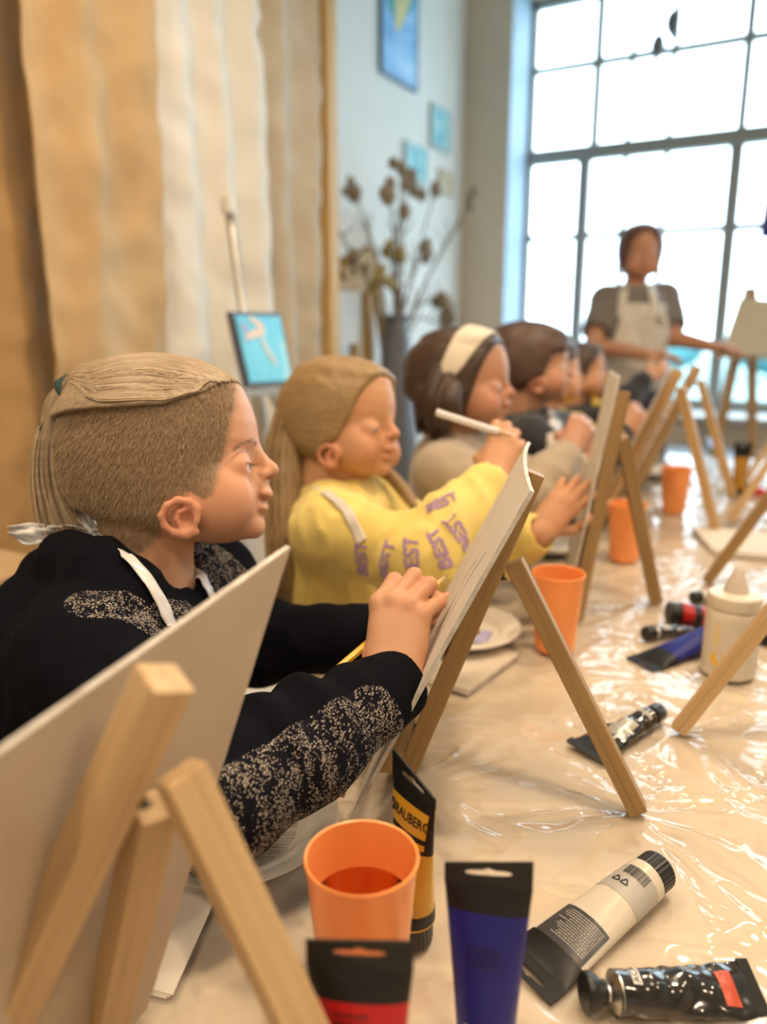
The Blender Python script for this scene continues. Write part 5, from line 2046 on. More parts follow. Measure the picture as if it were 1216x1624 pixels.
def tweed_mat():
    m = mat('navy_hoodie_with_tweed', (0.004, 0.005, 0.008), 0.95, spec=0.06)
    t = NT(m)
    v = t.coords('Object', (1, 1, 1))
    vo = t.n('ShaderNodeTexVoronoi')
    vo.inputs['Scale'].default_value = 640
    vo.inputs['Randomness'].default_value = 0.75
    t.l(v, vo.inputs['Vector'])
    st = t.noise(t.coords('Object', (95, 95, 16), (0.0, 0.35, 0.3)), 1.0, 2, 0.5)
    thr = t.math('MULTIPLY', t.math('SUBTRACT', st, 0.33), 3.0)
    hv = t.n('ShaderNodeSeparateColor')
    t.l(vo.outputs['Color'], hv.inputs['Color'])
    spot = t.math('LESS_THAN', hv.outputs[0], thr)
    core = t.math('LESS_THAN', vo.outputs['Distance'], 0.50)
    lit = t.math('MULTIPLY', spot, core)
    tw = t.mix(lit, (0.010, 0.010, 0.016), t.mix(hv.outputs[1], (0.13, 0.115, 0.105), (0.48, 0.42, 0.36)))
    a = t.attr('tweed')
    sel = t.math('GREATER_THAN', a.outputs['Fac'], 0.0)
    t.color(t.mix(sel, (0.0055, 0.006, 0.0095), tw))
    h = t.math('MULTIPLY', t.math('SUBTRACT', 1.0, vo.outputs['Distance']), sel)
    fine = t.math('MULTIPLY', t.noise(v, 1200, 2), 0.3)
    t.bump(t.math('ADD', h, fine), 0.55, 0.0012)
    return m


def folds(P, amp, fx=(34, 34, 18), seed=0.0):
    q = P * np.array(fx)
    a = perlin(q[:, 0] + seed, q[:, 1], q[:, 2])
    b = perlin(q[:, 0] * 2.1, q[:, 1] * 2.1 + seed, q[:, 2] * 2.1)
    return amp * ((1 - np.abs(a)) ** 3 - 0.45 + 0.4 * b)


def ribbon(name, pts, wdt, nrm_of, m, parent, th=0.0006, n=40, wob=0.0):
    c = spline(pts, n)
    v = []
    for i in range(n):
        t = unit(c[min(i + 1, n - 1)] - c[max(i - 1, 0)])
        nn = nrm_of(c[i])
        s_ = unit(np.cross(t, nn))
        w = (wdt[0] + (wdt[1] - wdt[0]) * i / (n - 1)) if not np.isscalar(wdt) else wdt
        for q in (-1, -0.5, 0, 0.5, 1):
            v.append(c[i] + s_ * w * q / 2 + nn * (th + wob * math.sin(i * 0.9 + q * 3)))
    f = [(i * 5 + k, i * 5 + k + 1, (i + 1) * 5 + k + 1, (i + 1) * 5 + k) for i in range(n - 1) for k in range(4)]
    o = mesh(name, v, f, m, parent, True)
    sm = o.modifiers.new('thickness', 'SOLIDIFY')
    sm.thickness = 0.0007
    sm.offset = 1
    return o


M_poly = mat('white_thin_plastic', (0.72, 0.72, 0.74), 0.25, alpha=0.93)

# ================================================================ the blond child in the dark hoodie
D0 = 0.80
boy = empty('person', tuple(at_depth(140, 1300, D0) * [1, 1, 0] + [0, 0, 0.45]), 0, 'blond child with shaved sides and ponytail in dark hoodie, drawing with a pencil', 'person', 'people at the table')
HB = Head(at_depth(250, 715, D0), C_R, C_U, 1.0)
cp = at_depth
neck0, neck1 = cp(236, 800, D0), cp(222, 960, D0 + 0.005)
shR, shL = cp(140, 1045, 0.705), cp(325, 935, 0.915)
elR, elL = cp(342, 1262, 0.600), cp(405, 1020, 0.93)
wrR, wrL = cp(622, 1090, 0.715), cp(592, 1008, 0.875)
tor0, tor1 = cp(195, 990, 0.81), cp(120, 1160, 0.795)
tor2 = tor1 * [1, 1, 0] + [0.02, 0.0, 0.50]
F = Fld()
HB.build(F)
F.cap(neck0, neck1, .0475, .052, 0.018)
F.cap(neck1, tor0, .05, .06, 0.03)
F.chain([tor0, tor1, tor2], [.06, .075, .08], 0.03)
F.chain([shR, elR, wrR], [.036, .033, .024], 0.02)
F.chain([shL, elL, wrL], [.036, .033, .024], 0.02)
F.cap(tor0, shR, .05, .036, 0.03)
F.cap(tor0, shL, .05, .036, 0.03)
hd, hn = unit(cp(634, 980, 0.742) - wrR), unit(-C_F * 0.93 - C_R * 0.12 + C_U * 0.05)
jR = hand(F, wrR + hd * 0.012, hd, hn, 0.93, side=-1 if np.cross(hd, hn) @ C_R > 0 else 1, curl=((22, 92, 50), (18, 98, 55), (20, 100, 60), (24, 100, 60)), spread=(-20, -27, -33, -40), thumb='tuck')
dL = unit(cp(648, 978, 0.868) - wrL)
jL = hand(F, wrL + dL * 0.008, dL, unit(-C_F * 0.5 + C_U * 0.8), 0.82, side=1, curl=((25, 35, 25),) * 4, thumb='open')


def scalp_mask(v):
    q = HB.loc(v)
    px, py, y = q[:, 0] / HS + 250, 715 - q[:, 2] / HS, np.abs(q[:, 1])
    jit = 3.5 * perlin(v[:, 0] * 160, v[:, 1] * 160, v[:, 2] * 160)
    hx = np.interp(py, [560, 608, 640, 684, 725, 767, 790, 796, 810, 850, 880], [330, 378, 382, 377, 368, 363, 354, 331, 281, 272, 240])
    m = sstep(-9, 9, hx + jit - px)
    low = np.interp(px, [120, 164, 240, 275], [845, 866, 876, 868])
    m *= sstep(-7, 7, low + jit - py)
    ear = ((px - 315) / 38) ** 2 + ((py - 822) / 40) ** 2
    m *= np.where((ear < 1.0) & (px > 278), 0.0, 1.0)
    return np.clip(m, 0, 1)


kn = [(c[1], .009, .5) for c in jR[:4]] + [(c[0], .009, .35) for c in jR[:4]] + [(c[3], .012, .45) for c in jR] + [(c[2], .03, .5) for c in jL]
LO = np.minimum.reduce([tor2, elR, wrL, shL]) - 0.14
HI = np.maximum.reduce([HB.p(250, 560), wrR, wrL, shL]) + 0.14
skin = sdf_mesh('body', F, LO, HI, 0.0021, M_skin1, boy, {'scalp': scalp_mask, 'blush': make_blush(HB, kn)}, 1)
HB.eyes(boy, (1, -0.05, 0.12))
M_browb = hair_mat('brow_blond', (0.24, 0.15, 0.08), (0.32, 0.20, 0.11))
HB.brow(boy, M_browb)
lash = []
for sd in (-1, 1):
    for i in range(16):
        u = i / 15
        a = HB.p(lerp(407, 398, u), lerp(741, 739, u), sd * lerp(.022, .040, u))
        dr = HB.R @ unit(np.array([0.85, sd * (0.1 + 0.5 * u), 0.15 + 0.1 * math.sin(i)]))
        lash.append([a, a + dr * .0035, a + dr * .006 + HB.R[:, 2] * .0012])
strand_mesh('eyelashes', lash, .00028, .0001, M_browb, boy, HB)
F_boy = F

# fingernails on the visible fingers are hidden by the grip; the shaved sides carry short stubble
rng = np.random.default_rng(5)
M_stub = hair_mat('short_blond_stubble', (0.36, 0.25, 0.145), (0.58, 0.44, 0.28), 0.5)
cand = np.stack([rng.uniform(95, 385, 26000), rng.uniform(585, 885, 26000)], 1)
ys = rng.choice([-1, -1, -1, 1], 26000)
st = np.stack([(cand[:, 0] - 250) * HS, ys * 0.075, -(cand[:, 1] - 715) * HS], 1)
P_ = HB.w(np.stack([st[:, 0], st[:, 1] * rng.uniform(0.2, 1.0, len(st)), st[:, 2]], 1))
FH = Fld()
FH.fn(HB.base)
P_ = FH.snap(P_, 0.0, 6)
q_ = HB.loc(P_)
ok = (scalp_mask(P_) > 0.55) & (np.abs(FH(P_)) < 0.0008)
part_py = lambda px: np.interp(px, [110, 147, 229, 289, 340, 367, 380], [668, 664, 661, 656, 634, 612, 594])
ok &= (715 - q_[:, 2] / HS) > part_py(q_[:, 0] / HS + 250) - 2
P_ = P_[ok][:15000]
N_ = FH.grad(P_)
dn = HB.R @ np.array([-0.35, 0, -0.94])
tg = dn - N_ * (N_ @ dn)[:, None]
L_ = rng.uniform(0.004, 0.0075, len(P_))[:, None]
jt = rng.normal(size=P_.shape) * 0.18
paths = np.stack([P_ - N_ * 0.0005, P_ + (N_ * 0.26 + tg * 0.5 + jt * 0.4) * L_ * 0.6, P_ + (N_ * 0.34 + tg + jt) * L_], 1)
strand_mesh('stubble', paths, .00026, .00009, M_stub, boy, HB)

# long top hair drawn back into the tie
M_blond = hair_mat('ash_blond_hair', (0.20, 0.14, 0.085), (0.46, 0.355, 0.235))
tieP = HB.p(119, 621)
FT = Fld()


def top_shell(P):
    q = HB.loc(P)
    px, py, y = q[:, 0] / HS + 250, 715 - q[:, 2] / HS, q[:, 1]
    th = np.interp(px, [100, 130, 180, 260, 330, 380], [.007, .009, .0095, .0080, .0055, .0005])
    d = HB.base(P) - th + 0.0012 * perlin(q[:, 1] * 190 + 0.3 * px / 20, px / 60.0 + 3, py / 90.0)
    lim = (py - part_py(px)) * HS            # below the parting: none
    return np.maximum(d, lim)


FT.fn(top_shell)
FT.cap(HB.p(150, 610, -.018), HB.p(121, 620), .014, .0095, 0.02)
FT.cap(HB.p(150, 610, .018), HB.p(121, 620), .014, .0095, 0.02)
hair_root = sdf_mesh('hair', FT, HB.p(250, 600) - 0.16, HB.p(250, 600) + 0.16, 0.0019, M_blond, boy, {'hc': HB.loc, 'rnd': lambda v: np.full(len(v), .45)}, 2)
FTs = Fld()
FTs.fn(lambda P: HB.base(P) - np.interp(HB.loc(P)[:, 0] / HS + 250, [100, 130, 180, 260, 330, 380], [.007, .009, .0095, .0080, .0055, .0005]))
FTs.cap(HB.p(150, 612, -.016), HB.p(121, 620), .014, .009, 0.02)
FTs.cap(HB.p(150, 612, .016), HB.p(121, 620), .014, .009, 0.02)
ps = []
top_py = lambda px: np.interp(px, [120, 164, 230, 271, 321, 349, 380], [622, 592, 572, 570, 586, 593, 606])
for i in range(900):
    ph = rng.uniform(-1.02, 1.02)
    t0 = rng.uniform(-0.03, 0.03) if rng.uniform() < 0.85 else rng.uniform(0.05, 0.5)
    t = np.linspace(t0, 1, 16)
    px = lerp(374, 121, t)
    fall = abs(ph) ** 1.4
    py = top_py(px) * (1 - fall) + (part_py(px) - 4) * fall
    py = lerp(py, 620, sstep(0.64, 0.98, t))
    y = 0.060 * np.sign(ph) * abs(ph) ** 0.8 * (1 - sstep(0.70, 0.99, t)) + rng.normal() * 0.002
    pth = HB.w(np.stack([(px - 250) * HS, y + 0 * px, -(py - 715) * HS], 1))
    pth[14:] = pth[14:] * 0.5 + 0.5 * (tieP + HB.R @ (rng.normal(size=3) * np.array([.001, .004, .004])))
    ps.append(pth)
ps = np.array(ps)
ps[:, :14] = FTs.snap(ps[:, :14].reshape(-1, 3), np.repeat(rng.uniform(-.0005, .0007, len(ps)), 14), 5).reshape(-1, 14, 3)
strand_mesh('hair_strands', ps, .0010, .0008, M_blond, boy, HB)
outer = spline([HB.p(117, 616), HB.p(90, 632), HB.p(68, 690), HB.p(61, 745), HB.p(66, 800), HB.p(75, 850), HB.p(86, 885)], 24)
inner = spline([HB.p(117, 628), HB.p(104, 655), HB.p(98, 705), HB.p(103, 765), HB.p(122, 812), HB.p(146, 846), HB.p(166, 868)], 24)
ps = []
for i in range(1050):
    u = rng.beta(1.0, 1.0)
    a = rng.uniform(0, 2 * math.pi)
    rad = rng.uniform(0, 1) ** 0.5
    wv = 0.017 * np.sin(np.linspace(0.22, 2.6, 24))[:, None]
    c = outer * (1 - u) + inner * u
    c = c + (HB.R[:, 1] * math.sin(a) * rad)[None, :] * wv + (HB.R[:, 0] * math.cos(a) * rad)[None, :] * wv * 0.3
    ln = rng.uniform(0.80, 1.0) if u < 0.55 else rng.uniform(0.9, 1.02)
    tt = np.linspace(0, 23 * min(ln, 1.0), 20)
    pth = np.stack([np.interp(tt, np.arange(24), c[:, j]) for j in range(3)], 1)
    pth += (rng.normal(size=3) * 0.0012)[None, :] * np.linspace(0, 1, 20)[:, None] ** 2 * 2
    ps.append(pth)
strand_mesh('ponytail', ps, .0013, .0004, M_blond, boy, HB, 4)
FPc = Fld()
midg = outer * 0.5 + inner * 0.5
wdg = np.linalg.norm(outer - inner, axis=1) * 0.5
for i in range(0, 19):
    FPc.ell(midg[i], (max(.007, wdg[i] * 0.86), .011, .014), np.stack([unit(inner[i] - outer[i] + 1e-6), HB.R[:, 1], np.cross(unit(inner[i] - outer[i] + 1e-6), HB.R[:, 1])], 1), 0.014)
sdf_mesh('ponytail_core', FPc, midg.min(0) - 0.06, midg.max(0) + 0.06, 0.0025, M_blond, boy, {'hc': lambda v: HB.loc(v)[:, [2, 1, 0]], 'rnd': lambda v: np.full(len(v), .3)}, 2)
FTie = Fld()
ax = unit(HB.p(92, 640) - HB.p(135, 612))
tc_ = HB.p(116, 622)
bz = HB.R[:, 1]
cz = np.cross(ax, bz)
ring = [tc_ + 0.0135 * (math.cos(a) * bz + math.sin(a) * cz) for a in np.linspace(0, 2 * math.pi, 17)]
FTie.chain(ring, .0052, 0.002)
FTie.chain([p + ax * 0.006 for p in ring], .0048, 0.003)
FTie.chain([p - ax * 0.006 for p in ring], .0046, 0.003)
sdf_mesh('hair_tie', FTie, tc_ - 0.03, tc_ + 0.03, 0.0012, M_tie, boy, None, 1)

# hoodie
FC = Fld()
FC.chain([tor0, tor1, tor2], [.082, .098, .105], 0.04)
FC.ell(cp(110, 1075, 0.785), np.array([.078, .10, .085]), None, 0.04)
FC.chain([shR, lerp(shR, elR, 0.55), elR], [.060, .054, .052], 0.03)
FC.chain([elR, lerp(elR, wrR, 0.45), lerp(elR, wrR, 0.86)], [.052, .049, .036], 0.02)
FC.chain([shL, elL], [.060, .048], 0.03)
FC.chain([elL, lerp(elL, wrL, 0.92)], [.046, .036], 0.02)
FC.cap(tor0, shR, .075, .058, 0.04)
FC.cap(tor0, shL, .075, .058, 0.04)
# hood lying on the back and standing collar
FC.ell(cp(100, 965, 0.80), (.058, .085, .050), None, 0.02)
FC.chain([cp(78, 905, 0.80), cp(110, 890, 0.765), cp(160, 905, 0.735), cp(215, 945, 0.728), cp(262, 985, 0.742), cp(290, 985, 0.78)], [.022, .026, .028, .027, .022, .016], 0.018)
FC.chain([cp(78, 905, 0.80), cp(110, 885, 0.845), cp(170, 885, 0.87), cp(250, 900, 0.87), cp(315, 935, 0.85), cp(296, 985, 0.78)], [.022, .024, .024, .022, .018, .016], 0.018)


def hood_open(P):
    return np.linalg.norm((P - cp(232, 900, D0 + .005)) - ((P - cp(232, 900, D0 + .005)) @ unit(neck1 - neck0))[:, None] * unit(neck1 - neck0), axis=1) - 0.0545


fa, fb = elR, wrR
fdir = unit(fb - fa)


def boy_folds(P, d):
    t = (P - fa) @ fdir / np.linalg.norm(fb - fa)
    rr = np.linalg.norm((P - fa) - ((P - fa) @ fdir)[:, None] * fdir, axis=1)
    arm = (t > -0.2) & (t < 0.9) & (rr < 0.075)
    w = np.where(arm, 1.0, 0.0)
    # rings of slack above the cuff on the black upper side
    upper = np.clip(((P - fa) @ C_U - ((P - fa) @ fdir) * (fdir @ C_U)) / 0.05, -1, 1)
    ringf = 0.0042 * np.sin(t * 26 + 2.2 * perlin(P[:, 0] * 14, P[:, 1] * 14, P[:, 2] * 14)) * sstep(0.1, 0.3, t) * sstep(0.92, 0.8, t) * sstep(-0.2, 0.7, upper)
    return d - w * ringf - folds(P, 0.0038, (26, 26, 15), 3.0) * np.where(arm, 0.35, 1.0)


FC.bend(boy_folds)
# cuffs
FC.cap(lerp(elR, wrR, 0.86), lerp(elR, wrR, 1.0), .0375, .0345, 0.008)
FC.cap(lerp(elL, wrL, 0.90), lerp(elL, wrL, 1.0), .034, .031, 0.008)
FC.cap(lerp(elR, wrR, 0.985), lerp(elR, wrR, 1.3), .0265, .027, 0.004, 's')
FC.cap(lerp(elL, wrL, 0.985), lerp(elL, wrL, 1.3), .0255, .026, 0.004, 's')
FC.cap(cp(238, 780, D0), cp(232, 925, D0 + .003), .056, .053, 0.008, 's')
adn = unit(-C_U * 0.75 - C_F * 0.62)


def tweed_attr(v):
    t = (v - fa) @ fdir / np.linalg.norm(fb - fa)
    rel = (v - fa) - ((v - fa) @ fdir)[:, None] * fdir
    rr = np.linalg.norm(rel, axis=1)
    cosv = (rel @ unit(adn - fdir * (adn @ fdir))) / (rr + 1e-6)
    edge = np.interp(t, [-0.6, 0.0, 0.55, 0.72, 0.83, 0.9], [0.0, -0.08, -0.12, -0.2, 0.05, 1.2])
    fore = np.where((rr < 0.085) & (t > -0.35) & (t < 0.93), cosv - edge, -1.0)
    # yoke: a band under the hood over the near shoulder to the chest, and over the far shoulder
    def band(pts, w):
        d = np.full(len(v), 9.0)
        for a, b in zip(pts[:-1], pts[1:]):
            ab = b - a
            tt = np.clip((v - a) @ ab / (ab @ ab), 0, 1)
            d = np.minimum(d, np.linalg.norm(v - a - tt[:, None] * ab, axis=1))
        return (w - d) * 30
    y1 = band(YOKE1, 0.019)
    y2 = band(YOKE2, 0.040)
    chest = band(YOKE3, 0.030)
    return np.maximum.reduce([fore, y1, y2, chest])


M_tweed = tweed_mat()
YOKE1 = [FC.hit(x, y, 0.5, 1.0) for x, y in ((138, 952), (190, 962), (232, 982), (262, 1010))]
YOKE2 = [FC.hit(x, y, 0.6, 1.1) for x, y in ((335, 895), (352, 915), (365, 940))]
YOKE3 = [FC.hit(x, y, 0.5, 1.0) for x, y in ((268, 1000), (300, 1000), (320, 1020))]
LOc = np.minimum.reduce([tor2, elR, tor1, wrL, shL]) - 0.16
LOc[2] = 0.52
HIc = np.maximum.reduce([wrR, wrL, shL, tor0]) + 0.16
sdf_mesh('hoodie', FC, LOc, HIc, 0.0030, M_tweed, boy, {'tweed': tweed_attr}, 1)
F_hood = FC

# seam, apron straps and knot of white plastic
grd = lambda p: FC.grad(np.array([p]))[0]
nose_side = lambda p: unit(grd(p))
sp = [cp(150, 852, D0 - .03), cp(170, 862, D0 - .05)] + [FC.hit(x, y, 0.5, 1.0, 0.002) for x, y in ((200, 885), (222, 908), (243, 938), (260, 972), (272, 1005), (280, 1040))]
ribbon('apron_strap', sp, (0.008, 0.015), nose_side, M_poly, boy, 0.003, wob=0.0004)
sp = [FC.hit(x, y, 0.6, 1.0, 0.002) for x, y in ((312, 905), (322, 925), (334, 950), (345, 985))]
ribbon('apron_strap', sp, (0.011, 0.015), nose_side, M_poly, boy, 0.003, wob=0.0004)
rk = np.random.default_rng(3)


def crumple(name, pts, wd, m, parent, seed):
    c = spline(pts, 20)
    v = []
    for i in range(20):
        t = unit(c[min(i + 1, 19)] - c[max(i - 1, 0)])
        s_ = unit(np.cross(t, -C_F))
        w = np.interp(i / 19, [0, .25, .8, 1], wd)
        for k in range(9):
            q = k / 4 - 1
            v.append(c[i] + s_ * w * q / 2 - C_F * (0.004 * math.sin(q * 5 + i * 0.5 + seed) + 0.003 * math.sin(q * 11 - i * 0.8)))
    f = [(i * 9 + k, i * 9 + k + 1, (i + 1) * 9 + k + 1, (i + 1) * 9 + k) for i in range(19) for k in range(8)]
    o = mesh(name, v, f, m, parent, True)
    sm = o.modifiers.new('thickness', 'SOLIDIFY')
    sm.thickness = 0.0006
    return o


kd = D0 - 0.012
crumple('apron_tie_end', [cp(150, 850, kd), cp(100, 846, kd), cp(60, 847, kd - .005), cp(14, 842, kd - 0.01)], (.010, .018, .022, .008), M_poly, boy, 0.3)
crumple('apron_tie_end', [cp(128, 805, kd + .01), cp(140, 828, kd), cp(152, 850, kd - .004), cp(172, 866, kd - .012)], (.006, .014, .014, .01), M_poly, boy, 1.7)
crumple('apron_tie_end', [cp(150, 852, kd - .004), cp(120, 862, kd - .01), cp(86, 870, kd - .012)], (.010, .016, .016, .008), M_poly, boy, 2.9)
crumple('apron_knot', [cp(146, 846, kd - .008), cp(156, 854, kd - .012), cp(168, 860, kd - .01)], (.012, .02, .02, .012), M_poly, boy, 4.2)

# his pencil, held across the fingers
PEN = pencil(cp(536, 1060, 0.715), cp(710, 912, 0.855), 'yellow pencil in the blond child\'s hand', 0.0036)
# ================================================================ the other children and the teacher
def seat_legs(parent, hip, fwd, m, seat_z=0.45, shoe=None, h=0.007):
    """trousers from the hips to the floor, sitting"""
    fwd = unit(np.asarray(fwd) * [1, 1, 0])
    lf = np.array([-fwd[1], fwd[0], 0])
    hip = np.array([hip[0], hip[1], seat_z + 0.084])
    F = Fld()
    F.ell(hip, (.12, .12, .085), None, 0.03)
    feet = []
    for sd in (-1, 1):
        a = hip + lf * sd * .06
        kn = a + fwd * .27 + [0, 0, -.005]
        an = np.array([kn[0] - fwd[0] * .02, kn[1] - fwd[1] * .02, .09])
        F.chain([a, kn, an], [.072, .056, .042], 0.03)
        feet.append(an)
    pts = np.array(feet + [hip])
    sdf_mesh('trousers', F, np.minimum(pts.min(0), hip - 0.1) - 0.2 * np.array([1, 1, 0.25]), np.maximum(pts.max(0), hip + 0.1) + 0.2, h, m, parent, None, 2)
    for an in feet:
        S = Fld()
        S.ell(an + fwd * .045 - [0, 0, .052], (.042, .042, .036), None, 0.02)
        S.ell(an + fwd * .105 - [0, 0, .062], (.042, .042, .027), None, 0.03)
        S.cap(an, an - [0, 0, .05], .037, .040, 0.02)
        S.fn(lambda P: 0.002 - P[:, 2], 0.004, 'i')
        sdf_mesh('shoe', S, an - 0.16, an + 0.17, 0.006, shoe or M_cap, parent, None, 1)


M_stoolw = wood('stool_birch', (0.56, 0.40, 0.23), (0.47, 0.31, 0.16), 0.5, 0.5)


def stool(x, y, label, z=0.45):
    s = empty('stool', (x, y, 0), 0, label, 'stool', 'wooden stools along the table')
    lathe('seat', [(0, z - .03), (.155, z - .03), (.162, z - .024), (.162, z - .006), (.155, z), (0, z)], M_stoolw, s, 36, loc=(x, y, 0))
    for k in range(4):
        a = math.pi / 4 + k * math.pi / 2
        beam('leg', (x + .165 * math.cos(a), y + .165 * math.sin(a), 0), (x + .105 * math.cos(a), y + .105 * math.sin(a), z - .03), .026, .026, (math.cos(a), math.sin(a), 0), M_stoolw, s)


M_trous = fabric('dark_trousers', (0.02, 0.022, 0.035), (0.03, 0.032, 0.05))
seat_legs(boy, tor2, (1, 0.2, 0), M_trous)
stool(tor2[0], tor2[1], 'round wooden stool under the blond child')


class Kid:
    pass


def kid(label, headpx, d, turn, nod, scale, m_skin, joints, m_top, h_body, h_top, name='person', eyes=0.0028, roll=0.0, torso_r=(.078, .10, .108), arm_r=(.052, .046, .044, .034), ears=True, fold=0.004, extra_top=None, hand_pose=None, iris=None, legs=True, hands=('R', 'L'), top_name='sweater'):
    """joints: dict of px,py,depth for neck, shR, elR, wrR, haR (knuckle direction), shL, elL, wrL, haL, tor0, tor1"""
    K = Kid()
    J = {k: at_depth(*v) for k, v in joints.items()}
    K.J = J
    th = math.radians(turn)
    fwd = C_R * math.cos(th) - C_F * math.sin(th) - C_U * math.tan(math.radians(nod))
    up = C_U + C_R * roll
    K.H = H = Head(at_depth(*headpx, d), fwd, up, scale)
    hipz = 0.50
    J['tor2'] = J['tor1'] * [1, 1, 0] + [0, 0, hipz]
    K.root = root = empty(name, tuple(J['tor1'] * [1, 1, 0] + [0, 0, 0.45]), 0, label, 'person', 'people at the table')
    F = Fld()
    H.build(F, eyes_open=eyes, ears=ears)
    F.cap(H.p(236, 800), J['neck'], .046 * scale, .05 * scale, 0.02)
    F.cap(J['neck'], J['tor0'], .05, .06, 0.03)
    F.chain([J['tor0'], J['tor1'], J['tor2']], [.055, .07, .075], 0.03)
    T = Fld()
    T.chain([J['tor0'], J['tor1'], J['tor2']], list(torso_r), 0.04)
    K.hands = {}
    pts = [J['tor0'], J['tor1'], J['tor2'], H.O]
    for sd in ('R', 'L'):
        sh, el, wr, ha = (J[q + sd] for q in ('sh', 'el', 'wr', 'ha'))
        F.chain([sh, el, wr], [.034, .030, .023], 0.02)
        F.cap(J['tor0'], sh, .045, .034, 0.03)
        T.cap(J['tor0'], sh, .072, .056, 0.04)
        T.chain([sh, el], [arm_r[0] + .003, arm_r[1]], 0.03)
        T.chain([el, lerp(el, wr, 0.45), lerp(el, wr, 0.9)], [arm_r[1], arm_r[2], arm_r[3]], 0.02)
        dd = unit(ha - wr)
        nn, side, curl, thumb = (hand_pose or {}).get(sd, (unit(-C_F + C_U * 0.2), 1, ((35, 60, 35),) * 4, 'grip'))
        if sd in hands:
            K.hands[sd] = hand(F, wr + dd * 0.012, dd, nn, 0.88 * scale, side=side, curl=curl, thumb=thumb)
        pts += [sh, el, wr, ha]
    pts = np.array(pts)
    T.bend(lambda P, dv: dv - folds(P, fold, (24, 24, 13), d * 7.0))
    for sd in ('R', 'L'):
        el, wr = J['el' + sd], J['wr' + sd]
        T.cap(lerp(el, wr, 0.88), lerp(el, wr, 1.0), .033, .031, 0.008)
        T.cap(lerp(el, wr, 0.985), lerp(el, wr, 1.3), .025, .026, 0.004, 's')
    nk = J['neck'] - H.p(236, 800)
    T.cap(H.p(236, 800), H.p(236, 800) + nk * 0.98, .056 * scale, .053 * scale, 0.01, 's')
    if extra_top:
        extra_top(T, J, H)
    kn = [(c[3], .012, .4) for hj in K.hands.values() for c in hj]
    K.body = sdf_mesh('body', F, pts.min(0) - 0.16, pts.max(0) + 0.17, h_body, m_skin, root, {'blush': make_blush(H, kn), 'scalp': lambda v: np.zeros(len(v))}, 1)
    lo = pts.min(0) - 0.15
    lo[2] = hipz - 0.02
    K.top = sdf_mesh(top_name, T, lo, pts.max(0) + 0.15, h_top, m_top, root, None, 1)
    K.F, K.T = F, T
    if eyes:
        H.eyes(root, (1, 0, -0.15), iris)
    if legs:
        bf = unit(C_R * 0.9 + C_F * -0.2) * [1, 1, 0]
        seat_legs(root, J['tor2'], (1, 0.15, 0), M_trous, h=0.010)
        stool(J['tor2'][0], J['tor2'][1], STOOL_LABELS.pop(0))
    return K


STOOL_LABELS = ['round wooden stool under the girl in yellow', 'round wooden stool under the girl with headband', 'round wooden stool under the dark-haired boy', 'round wooden stool under the child behind the dark-haired boy', 'farthest round wooden stool, under the child in yellow and black']


def hair_cap(K, name, m, th, front, low, h, back_bulge=(), smooth=2, extra=None):
    """hair as a shell over the skull; front(py) hairline px, low(px) lowest py"""
    H = K.H
    F = Fld()

    def shell(P):
        q = H.loc(P)
        px, py = q[:, 0] / HS + 250, 715 - q[:, 2] / HS
        d = H.base(P) - th * H.k + 0.0022 * perlin(q[:, 1] * 120, px / 45.0, py / 45.0)
        cut = np.maximum((px - front(py)) * HS, (py - low(px)) * HS) * H.k
        return -smin(-d, -cut, 0.003)
    F.fn(shell)
    if extra:
        extra(F, H)
    pts = np.array([H.p(x, y, z) for x in (70, 430) for y in (555, 920) for z in (-.1, .1)])
    return sdf_mesh(name, F, pts.min(0) - 0.03, pts.max(0) + 0.03, h, m, K.root, {'hc': H.loc, 'rnd': lambda v: np.full(len(v), .4)}, smooth), F


def bundle(K, name, guides, radii, n, r0, r1, m, seed=0, flat=1.0, k=22):
    """strands round one guide curve, with a soft core"""
    r = np.random.default_rng(seed)
    g = spline(guides, k)
    rad = np.interp(np.linspace(0, 1, k), np.linspace(0, 1, len(radii)), radii)
    t = np.gradient(g, axis=0)
    t /= np.linalg.norm(t, axis=1)[:, None]
    s_ = np.cross(t, C_F)
    s_ /= np.linalg.norm(s_, axis=1)[:, None]
    b = np.cross(t, s_)
    ps = []
    for i in range(n):
        a, q = r.uniform(0, 2 * math.pi), r.uniform(0.3, 1) ** 0.5
        ln = r.uniform(0.85, 1.0)
        p = g + (math.cos(a) * s_ + flat * math.sin(a) * b) * (rad * q)[:, None]
        tt = np.linspace(0, (k - 1) * ln, k)
        ps.append(np.stack([np.interp(tt, np.arange(k), p[:, j]) for j in range(3)], 1))
    strand_mesh(name, ps, r0, r1, m, K.root, K.H, 3, seed)
    F = Fld()
    F.chain([g[i] for i in range(0, k - 2, 2)], [max(.003, rad[i] * 0.85) for i in range(0, k - 2, 2)], 0.01)
    sdf_mesh(name + '_core', F, g.min(0) - 0.06, g.max(0) + 0.06, 0.004, m, K.root, {'hc': lambda v: K.H.loc(v)[:, [2, 1, 0]], 'rnd': lambda v: np.full(len(v), .35)}, 1)


